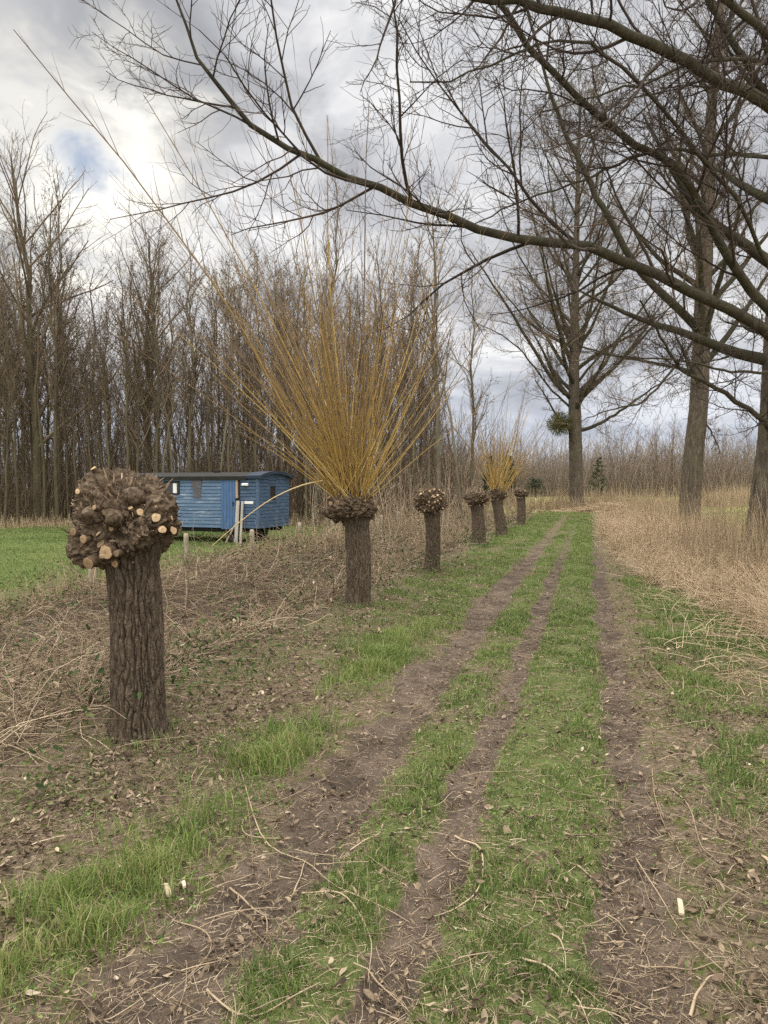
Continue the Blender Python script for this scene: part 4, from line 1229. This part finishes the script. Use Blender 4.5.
evergreen('lone dark evergreen tree in front of the far wood, right of the mistletoe tree', 598, 490, 98, 5.6, 1.7, 1)
evergreen('dark evergreen tree behind the short golden shoots, left one of a pair', 489, 500, 60, 4.6, .9, 2)
evergreen('dark evergreen tree behind the short golden shoots, right one of a pair', 511, 500, 62, 4.2, 1.2, 3)
evergreen('low dark evergreen bush at the edge of the far wood, left of the mistletoe tree', 535, 496, 105, 2.6, 2.2, 4)
evergreen('low dark evergreen bush near the end of the wood, beside the last twisted tree', 452, 500, 76, 4.0, 2.0, 6)

# heap of dead reeds at the foot of the far poplar
n = 2600
x = r.normal(14.0, 1.5, n); y = r.normal(44.8, .55, n)
hz = .55 * np.exp(-((x - 14.0) / 1.7) ** 2)
P = np.empty((n, 4, 3)); az = r.normal(0, .5, n) + (r.random(n) < .5) * PI
P[:, 0] = np.stack([x, y, height(x, y) + hz * r.random(n)], -1)
for j in range(1, 4):
    P[:, j] = P[:, j - 1] + np.stack([np.cos(az) * .28, np.sin(az) * .28, r.normal(-.03, .05, n)], -1)
P[..., 2] = np.maximum(P[..., 2], height(P[..., 0], P[..., 1]) + .01)
o = tubes_obj('reed_heap', [(P, r.uniform(.008, .016, (n, 1)) * np.ones((1, 4)), 3, r.beta(1.5, 2.2, n))], M['straw'])
tag(o, 'low brown heap of dead reeds at the foot of the far mistletoe tree', 'reed heap')

# ------------------------------------------------------------------ the blue hut on wheels
WX, WY = -4.72, 27.0
wz = -.60
w = thing('wheeled_hut', 'weathered blue boarded site hut on wheels with a dark curved roof, at the meadow edge', 'hut', (WX, WY, wz), math.radians(-20))
w.scale = (1.06, 1.06, 1.06)
L, W_, Z0, Z1, RISE = 6.3, 2.25, .55, 2.38, .17
core = [(-L, 0, 0, W_, Z0, Z1)]
box_obj('body', core, M['dark'], w, 0)
# the side boards: overlapping laps, broken for the window and the door
rb = np.random.default_rng(3)


def laps(x0, x1, z0, z1, y, depth=.034, pitch=.125, axis='x'):
    out = []
    z = z0
    while z < z1 - .02:
        zt = min(z + pitch - .012, z1)
        dx = rb.uniform(0, .006)
        out.append((x0, x1, y - depth - dx * 2.5, y - .002, z + rb.uniform(0, .006), zt - rb.uniform(0, .008)) if axis == 'x' else (y + .002, y + depth + dx, x0, x1, z, zt))
        z += pitch
    return out


side = laps(-1.50 - 1.75, -1.50, Z0, Z1, 0) + laps(-L, -5.2, Z0, Z1, 0) + laps(-5.2, -3.25, Z0, 1.72, 0) + laps(-5.2, -3.25, 2.24, Z1, 0)
box_obj('side_boards', side, M['blue'], w, .005)
side2 = laps(-.70, -.06, Z0, Z1, 0)
o = box_obj('side_boards', side2, M['blue_end'], w, .005); o['label'] = 'dull blue boards between the doorway and the corner'
endb = laps(.06, .72, Z0, Z1 + .02, 0, axis='y') + laps(1.30, W_ - .06, Z0, Z1 + .02, 0, axis='y') + laps(.72, 1.30, Z0, 1.45, 0, axis='y') + laps(.72, 1.30, 2.14, Z1 + .02, 0, axis='y')
box_obj('end_boards', endb, M['blue_end'], w, .005)
box_obj('corner_trim', [(-.058, .056, -.058, .056, Z0, Z1)], M['blue_end'], w)
box_obj('corner_trim', [(-.03, .03, W_ - .06, W_ + .03, Z0, Z1)], M['blue_end'], w)
box_obj('corner_trim', [(-L - .03, -L + .06, -.032, .06, Z0, Z1)], M['blue_end'], w)
# door of upright boards
db = []
for i in range(5):
    db.append((-1.49 + i * .118, -1.49 + i * .118 + .110, -.056 - rb.uniform(0, .006), -.004, Z0 - .04, Z1 - .02))
d_ = box_obj('door', db, M['blue_door'], w, .005)
box_obj('handle', [(-.99, -.96, -.098, -.064, 1.35, 1.50)], M['dark'], d_, .004)
box_obj('door_jamb', [(-.895, -.80, -.05, -.004, 1.62, Z1)], M['pinkwood'], w)
# window in the long side: a dark opening with a white curtain edge
wf = box_obj('window', [(-5.2, -5.13, -.045, -.004, 1.74, 2.22), (-3.32, -3.25, -.045, -.004, 1.74, 2.22), (-5.128, -3.322, -.045, -.004, 1.725, 1.79), (-5.128, -3.322, -.045, -.004, 2.17, 2.235)], M['dark'], w, .004)
box_obj('pane', [(-5.125, -3.325, -.022, -.006, 1.795, 2.165)], M['glass'], wf, 0)
box_obj('curtain', [(-3.56, -3.40, -.034, -.024, 1.80, 2.16)], M['white'], wf, 0)
box_obj('window_sill', [(-3.42, -3.10, -.07, -.028, 1.64, 1.71)], M['blue_door'], wf, .004)
# end window
we = box_obj('window', [(.004, .045, .74, .80, 1.47, 2.12), (.004, .045, 1.22, 1.28, 1.47, 2.12), (.004, .045, .802, 1.218, 1.47, 1.53), (.004, .045, .802, 1.218, 2.06, 2.12)], M['blue_end'], w, .004)
box_obj('pane', [(.005, .020, .80, 1.22, 1.53, 2.06)], M['glass'], we, 0)
# bare patch where the paint has gone, lamp and plate by the door
box_obj('patch', [(-2.74, -2.30, -.066, -.052, 1.98, 2.30), (-2.66, -2.34, -.064, -.052, 1.62, 1.975)], M['bare_wood'], w, .003)['label'] = 'bare grey patch where the blue paint has gone'
box_obj('lamp', [(-.60, -.34, -.14, -.052, 2.06, 2.16)], M['white'], w, .02)
box_obj('plate', [(-.52, -.16, -.068, -.054, 1.42, 1.52)], M['white'], w, .004)
# curved roof, swelling at the end over the gable
nr = 18
a = np.linspace(-1, 1, nr)


def arch(x0, x1, ov, lift, th):
    yy = W_ / 2 + a * (W_ / 2 + ov); zz = Z1 + .03 + lift + RISE * (1 - np.abs(a) ** 2.2)
    Vs = []
    for x in (x0, x1):
        for (py, pz) in zip(yy, zz): Vs.append((x, py, pz))
        for (py, pz) in zip(yy[::-1], zz[::-1]): Vs.append((x, py, pz - th))
    V = np.array(Vs); m_ = 2 * nr
    i = np.arange(m_); j = (i + 1) % m_
    Q = np.stack([i, i + m_, j + m_, j], -1)
    caps = []
    for s in range(nr - 1):
        caps.append([s, s + 1, m_ - 2 - s, m_ - 1 - s]); caps.append([m_ + s, m_ + m_ - 1 - s, m_ + m_ - 2 - s, m_ + s + 1])
    return V, np.concatenate([Q, np.array(caps)])


V, Q = arch(-L - .12, -.42, .10, 0, .13)
rf = obj('roof', mesh_np('roof', V, Q, smooth=False), M['roof_felt'], w)
V, Q = arch(-.418, .18, .13, .02, .10)
M['dull'] = paint_mat('dull', (.012, .016, .024), (.022, .032, .05), (.06, .07, .085))
obj('roof_end', mesh_np('roof_end', V, Q, smooth=False), M['dull'], rf)
# gable under the arch
gy = W_ / 2 + a * (W_ / 2 - .02); gz = Z1 + .02 + (RISE - .08) * (1 - np.abs(a) ** 2.2)
gv = [(x, y_, Z1 + .0) for x in (-.03, .03) for y_ in gy] + [(x, y_, z_) for x in (-.03, .03) for y_, z_ in zip(gy, gz)]
gq = []
for s in range(nr - 1):
    for k0 in (0, nr):
        gq.append([k0 + s, k0 + s + 1, 2 * nr + k0 + s + 1, 2 * nr + k0 + s])
    gq.append([2 * nr + s, 2 * nr + s + 1, 3 * nr + s + 1, 3 * nr + s])
obj('gable', mesh_np('gable', np.array(gv), np.array(gq), smooth=False), M['blue_end'], w)
box_obj('vent', [(-2.2, -2.0, .55, .75, Z1 + RISE - .02, Z1 + RISE + .10)], M['roof_felt'], rf, .01)
box_obj('chassis', [(-L + .1, -.1, .25, .35, .38, .53), (-L + .1, -.1, W_ - .35, W_ - .25, .38, .53), (-1.15, -1.05, .36, W_ - .36, .38, .53), (-5.2, -5.1, .36, W_ - .36, .38, .53)], M['dark'], w)
for x in (-1.1, -5.15):
    for y_ in (.16, W_ - .16):
        th = np.arange(20) / 20 * 2 * PI
        prof = [(-.07, .05), (-.08, .22), (-.06, .31), (.06, .31), (.08, .22), (.07, .05)]
        V = np.array([(x + rr_ * math.cos(t_), y_ + dy, .31 + rr_ * math.sin(t_)) for dy, rr_ in prof for t_ in th])
        i = np.arange(20); j = (i + 1) % 20
        Q = np.concatenate([np.stack([i + q * 20, j + q * 20, j + q * 20 + 20, i + q * 20 + 20], -1) for q in range(5)])
        obj('wheel', mesh_np('wheel', V, Q), M['dark'], w)


def hutpt(x, y, z):
    ca, sa = math.cos(math.radians(-20)), math.sin(math.radians(-20))
    return np.array([WX + x * ca - y * sa, WY + x * sa + y * ca, wz + z])


# boards and props leaning by the doorway
def board(label, p0, p1, wd, th, mat, name='board'):
    p0, p1 = np.array(p0), np.array(p1)
    ln = np.linalg.norm(p1 - p0)
    n = 8; V, Q = boxes_arrays([(-wd / 2, wd / 2, -th / 2, th / 2, 0, ln)])
    o = obj(name, mesh_np(name, V, Q, smooth=False), mat)
    o.location = p0
    zc = norm((p1 - p0)[None])[0]
    from mathutils import Vector
    o.rotation_euler = Vector(zc).to_track_quat('Z', 'Y').to_euler()
    m_ = o.modifiers.new('bevel', 'BEVEL'); m_.width = .008
    return tag(o, label, 'board')


board('grey weathered board standing upright against the hut doorway', hutpt(-.78, -.32, -.08), hutpt(-.80, -.12, 1.62), .14, .05, M['plank'])
board('narrow grey board standing just right of the wider one at the hut doorway', hutpt(-.58, -.34, -.08), hutpt(-.60, -.12, 1.60), .09, .04, M['plank'])
board('thin pale stick propped at a slant below the hut door', hutpt(-1.15, -.55, -.06), hutpt(-.86, -.25, .72), .06, .04, M['post'], 'prop_stick')

# ------------------------------------------------------------------ fence posts
def post(label, px, y, top, tilt=(0, 0), rad=.055, hh=None):
    X = (px - 384) / F * y
    z = float(height(X, y))
    n, s = 14, 12
    h = top - z
    C = np.zeros((1, n, 3)); tt = np.linspace(0, 1, n)
    C[0, :, 2] = -.25 + (h + .25) * tt; C[0, :, 0] = tilt[0] * tt; C[0, :, 1] = tilt[1] * tt
    R = np.full((1, n), rad); R[0, -1] = rad * .86
    V, Q = tubes_arrays(C, R, s)
    V = V + (fbm(V[:, 0] * 18 + px, V[:, 1] * 18, V[:, 2] * 3, seed=4)[:, None] - .5) * np.array([.03, .03, .0])
    V = np.vstack([V, V[-s:].mean(0) + np.array([0, 0, .012])])
    i = np.arange(s); T = np.stack([(n - 1) * s + i, (n - 1) * s + (i + 1) % s, np.full(s, n * s)], -1)
    o = obj('fence_post', mesh_np('fence_post', V, Q, T=T, smooth=True), M['post'], None, (X, y, z))
    return tag(o, label, 'fence post', 'wooden fence posts along the ditch')


post('weathered wooden fence post standing behind and left of the thick pollard trunk', 90, 12.2, .60, (.05, 0), .075)
post('pale wooden fence post in the grass below the left part of the hut', 187, 16.6, .47, (-.03, 0))
post('wooden fence post below the corner of the hut, right of the leaning boards', 252, 17.6, .50)
post('wooden fence post just right of the hut, in front of the wood', 299, 21, .50, (.02, 0))
post('wooden fence post between the hut and the golden-shooted pollard', 333, 21.8, .52, (-.02, 0))
post('thick pale fence post right of the golden-shooted pollard trunk', 381, 22.5, .66, (.02, 0), .07)
post('pale fence post beside the slender round-headed pollard, left of its trunk', 397, 24, .72, (.05, 0), .06)

# ------------------------------------------------------------------ cut willow rods and sticks lying on the track
def rod(label, pts, r0, tone, side=0, name='fallen_twig', cat='twig'):
    P = []
    for (px, py) in pts:
        # where this bearing meets the ground
        lo, hi = 1.0, 40.0
        for _ in range(40):
            m_ = (lo + hi) / 2
            q = at(px, py, m_)
            if q[2] > float(height(q[0], q[1])): lo = m_
            else: hi = m_
        P.append(at(px, py, lo))
    P = np.array(P)
    c = spline(P, 18)
    c[:, 2] = height(c[:, 0], c[:, 1]) + r0 * .6 + .004 + .010 * np.sin(np.linspace(0, 6, 18)) ** 2
    b = c[0].copy()
    c = (c - b)[None]
    R = r0 * .58 * np.linspace(1, .35, 18)[None]
    g = [(c, R, 6, [tone * .86])]
    if side:
        c1, r1 = spawn(c, R, side, .2, .9, .6, .2, .22, 5, .6, .12, 0, r=np.random.default_rng(int(pts[0][0])))
        c1[..., 2] = np.abs(c1[..., 2] - 0) * .3 + .004
        g.append((c1, r1, 4, np.full(len(c1), tone)))
    o = tubes_obj(name, g, M['dead'], None, loc=b)
    return tag(o, label, cat, 'cut twigs lying on the track')


rod('long pale curved twig lying in the middle dirt rut, like a hook', [(455, 838), (478, 850), (483, 872), (476, 895), (458, 912), (434, 919)], .0085, .92, 1)
rod('long tan twig crossing from the left rut onto the grass strip', [(240, 770), (262, 840), (308, 865), (345, 895), (410, 925)], .007, .78, 2)
rod('thin arched tan twig on the grass strip, bent like a bow', [(302, 895), (345, 900), (370, 940), (368, 985)], .006, .85)
rod('looping thin twig in the left rut, curled almost round', [(290, 840), (246, 838), (250, 815), (300, 795), (330, 776)], .0055, .72)
rod('dark branching twig lying by the patch of long grass', [(230, 890), (245, 905), (265, 920), (267, 942)], .008, .70, 3)
rod('curved reddish twig on bare soil below the long grass tufts', [(172, 922), (203, 935), (211, 950), (195, 975), (160, 1005)], .006, .62)
rod('straight short pale twig lying upslope in the left rut', [(292, 900), (300, 880), (306, 862)], .007, .85)
rod('yellow bent twig at the bottom of the grass strip, hooked at its tip', [(207, 992), (235, 1018), (275, 1012), (320, 985)], .0065, .80)
rod('bright yellowish twig slanting over the left grass strip edge', [(350, 852), (378, 836), (384, 824)], .006, .95)
rod('thin pale twig slanting across the broad grass strip', [(568, 864), (590, 878), (616, 896)], .006, .88)
rod('long tan twig arching through the grass at the bottom of the broad strip', [(520, 960), (552, 975), (575, 1000), (590, 1030)], .0075, .88)
rod('short curved twig standing out of the grass tuft on the broad strip', [(552, 936), (564, 952), (566, 980)], .006, .82)
rod('reddish forked twig trailing along the right rut', [(652, 770), (655, 800), (668, 835), (688, 870)], .0065, .60, 3)
rod('thin tan twig curling on the right verge beside the rut', [(672, 790), (690, 812), (702, 850), (716, 862)], .006, .72, 2)
rod('long straight tan twig running down the right rut into the brown litter', [(636, 860), (660, 900), (690, 945), (745, 995)], .006, .74, 2)
rod('thick pale twig at the litter pile on the right bottom edge', [(690, 1020), (700, 992), (716, 978)], .010, .80, 2)
rod('bent pale twig on the grass below the straw on the right', [(695, 668), (735, 668), (738, 690), (722, 708)], .008, .9)
rod('thin brown twig across the rut on the right side, near the bottom', [(640, 968), (690, 972), (730, 965)], .006, .62, 3)
rod('long whitish dead stem leaning over brown stems left of the thick pollard', [(22, 668), (58, 702), (85, 730)], .008, .95)
rod('pale kinked dead stem lying left of the thick pollard foot', [(80, 722), (82, 738), (92, 748)], .008, .97)


def chip(label, px, py, ln, wd):
    q = None
    lo, hi = 1.0, 10.0
    for _ in range(40):
        m_ = (lo + hi) / 2; q = at(px, py, m_)
        if q[2] > float(height(q[0], q[1])): lo = m_
        else: hi = m_
    n = 6
    th = np.linspace(0, 1, n)
    V = []
    rr = np.random.default_rng(int(px))
    for t_ in th:
        x = (t_ - .5) * ln; hw = wd * .5 * (1 - .5 * t_) * rr.uniform(.8, 1.1); zz = .03 * math.sin(t_ * 2.2)
        V += [(x, -hw, zz), (x, hw, zz + .004), (x, hw, zz + .012), (x, -hw, zz + .010)]
    Q = []
    for s in range(n - 1):
        for e in range(4):
            Q.append([s * 4 + e, s * 4 + (e + 1) % 4, s * 4 + 4 + (e + 1) % 4, s * 4 + 4 + e])
    Q += [[0, 3, 2, 1], [(n - 1) * 4 + e for e in range(4)]]
    o = obj('wood_chip', mesh_np('wood_chip', np.array(V), np.array(Q), {"tint": np.full(len(V), .35)}, smooth=False), M['chip'], None, (q[0], q[1], float(height(q[0], q[1])) + .012))
    o.rotation_euler = (0, 0, rr.uniform(0, 6))
    return tag(o, label, 'wood chip', 'pale wood chips on the ground')


chip('pale curled wood chip on soil beside the long grass tufts', 183, 893, .075, .02)
chip('smaller pale wood chip lying just left of the curled one', 167, 898, .045, .022)
chip('tan wood chip on the brown litter beside the right rut', 680, 915, .055, .024)

# ------------------------------------------------------------------ light and sky
SUN_AZ, SUN_EL = math.radians(-58), math.radians(46)
sd = np.array([math.sin(SUN_AZ) * math.cos(SUN_EL), math.cos(SUN_AZ) * math.cos(SUN_EL), math.sin(SUN_EL)])
sun = bpy.data.lights.new('sun', 'SUN')
sun.energy = 1.5; sun.angle = math.radians(16); sun.color = (1.0, .965, .91)
so = bpy.data.objects.new('sun', sun); COL.objects.link(so)
from mathutils import Vector
so.rotation_euler = Vector(sd).to_track_quat('Z', 'Y').to_euler()

world = bpy.data.worlds.new("World"); scene.world = world
world.use_nodes = True
nt = world.node_tree; nt.nodes.clear(); Lk = nt.links
out = nd(nt, 'ShaderNodeOutputWorld')
sky = nd(nt, 'ShaderNodeTexSky', sky_type='NISHITA', sun_disc=False)
sky.sun_elevation = SUN_EL; sky.sun_rotation = SUN_AZ
bg1 = nd(nt, 'ShaderNodeBackground', i_Strength=.085); Lk.new(sky.outputs[0], bg1.inputs[0])
tc = nd(nt, 'ShaderNodeTexCoord')
sep = nd(nt, 'ShaderNodeSeparateXYZ'); Lk.new(tc.outputs['Generated'], sep.inputs[0])


def mth(op, a, b_=None, clamp=False, c_=None):
    n = nd(nt, 'ShaderNodeMath', operation=op, use_clamp=clamp)
    for k_, v in enumerate((a, b_, c_)):
        if v is None: continue
        if isinstance(v, (int, float)): n.inputs[k_].default_value = v
        else: Lk.new(v, n.inputs[k_])
    return n.outputs[0]


def mapr(v, a, b_, c_, d_):
    n = nd(nt, 'ShaderNodeMapRange', interpolation_type='SMOOTHSTEP')
    Lk.new(v, n.inputs[0])
    for k_, q in zip((1, 2, 3, 4), (a, b_, c_, d_)): n.inputs[k_].default_value = q
    return n.outputs[0]


zc = mth('ADD', mth('MAXIMUM', sep.outputs[2], 0.0), .22)
cx, cy = mth('DIVIDE', sep.outputs[0], zc), mth('DIVIDE', sep.outputs[1], zc)
cmb = nd(nt, 'ShaderNodeCombineXYZ'); Lk.new(cx, cmb.inputs[0]); Lk.new(cy, cmb.inputs[1])
n1 = nd(nt, 'ShaderNodeTexNoise', i_Scale=1.15, i_Detail=6.0, i_Roughness=.55, i_Distortion=.5); Lk.new(cmb.outputs[0], n1.inputs['Vector'])
n2 = nd(nt, 'ShaderNodeTexNoise', i_Scale=3.6, i_Detail=5.0, i_Roughness=.6, i_Distortion=.4); Lk.new(cmb.outputs[0], n2.inputs['Vector'])
cl = ramp(nt, [(.30, (.35, .36, .39)), (.45, (.53, .54, .57)), (.54, (.70, .705, .725)), (.66, (.96, .955, .95))])
mixn = mth('ADD', mth('MULTIPLY', mth('ADD', mth('MULTIPLY', n1.outputs['Fac'], .65), mth('MULTIPLY', n2.outputs['Fac'], .35)), 1.5), -.25)
Lk.new(mixn, cl.inputs[0])
# bluish low band
hz = nd(nt, 'ShaderNodeMix', data_type='RGBA'); Lk.new(mapr(sep.outputs[2], .22, .03, 0, .65), hz.inputs[0]); Lk.new(cl.outputs[0], hz.inputs[6]); hz.inputs[7].default_value = (.50, .56, .68, 1)


def blob(px, py):
    q = at(px, py, 1.0) - np.array([0, 0, CAMZ]); q = q / np.linalg.norm(q)
    n = nd(nt, 'ShaderNodeVectorMath', operation='DOT_PRODUCT'); Lk.new(tc.outputs['Generated'], n.inputs[0]); n.inputs[1].default_value = q
    a_ = mth('ARCCOSINE', mth('MINIMUM', n.outputs['Value'], 1.0))
    return a_


# thin bright cloud where the sun stands behind it
ab = mth('ADD', blob(95, 200), mth('MULTIPLY', mth('SUBTRACT', n2.outputs['Fac'], .5), .55))
ab2 = mth('ADD', blob(40, 110), mth('MULTIPLY', mth('SUBTRACT', n2.outputs['Fac'], .5), .6))
dk = mth('MAXIMUM', mapr(mth('ADD', blob(120, 45), mth('MULTIPLY', mth('SUBTRACT', n2.outputs['Fac'], .5), .5)), .05, .30, .75, 0), mapr(mth('ADD', blob(-25, 250), mth('MULTIPLY', mth('SUBTRACT', n2.outputs['Fac'], .5), .25)), .04, .12, .8, 0))
dmx = nd(nt, 'ShaderNodeMix', data_type='RGBA'); Lk.new(dk, dmx.inputs[0]); Lk.new(hz.outputs[2], dmx.inputs[6]); dmx.inputs[7].default_value = (.31, .318, .345, 1)
fb = mth('MAXIMUM', mapr(ab, .0, .20, 1, 0), mth('MULTIPLY', mapr(ab2, .0, .16, 1, 0), .6))
br = nd(nt, 'ShaderNodeMix', data_type='RGBA'); Lk.new(fb, br.inputs[0]); Lk.new(dmx.outputs[2], br.inputs[6]); br.inputs[7].default_value = (1.08, 1.05, .96, 1)
# overcast boosted overhead and behind, out of view, to brighten the ground
gain = mth('MULTIPLY', mapr(sep.outputs[2], .55, .95, 1.0, 5.0), mapr(sep.outputs[1], .1, -.7, 1.0, 2.3))
wm = nd(nt, 'ShaderNodeMix', data_type='RGBA'); Lk.new(mth('MAXIMUM', mapr(sep.outputs[2], .55, .95, 0, .85), mapr(sep.outputs[1], .1, -.7, 0, .85)), wm.inputs[0]); Lk.new(br.outputs[2], wm.inputs[6]); wm.inputs[7].default_value = (.67, .65, .61, 1)
bg2 = nd(nt, 'ShaderNodeBackground'); Lk.new(wm.outputs[2], bg2.inputs[0]); Lk.new(gain, bg2.inputs[1])
# a gap of blue
gap = mapr(mth('ADD', blob(80, 156), mth('MULTIPLY', mth('SUBTRACT', n2.outputs['Fac'], .5), .30)), -.02, .05, .85, 0)
mx = nd(nt, 'ShaderNodeMixShader'); Lk.new(gap, mx.inputs[0]); Lk.new(bg2.outputs[0], mx.inputs[1]); Lk.new(bg1.outputs[0], mx.inputs[2])
Lk.new(mx.outputs[0], out.inputs[0])

scene.view_settings.view_transform = 'Standard'
scene.view_settings.look = 'None'
scene.view_settings.gamma = 1.0
scene.view_settings.exposure = 0.16
scene.view_settings.use_curve_mapping = False
scene.render.engine = 'CYCLES'
scene.cycles.max_bounces = 4
scene.cycles.diffuse_bounces = 2
scene.cycles.glossy_bounces = 2
scene.cycles.transmission_bounces = 2
scene.cycles.use_denoising = False
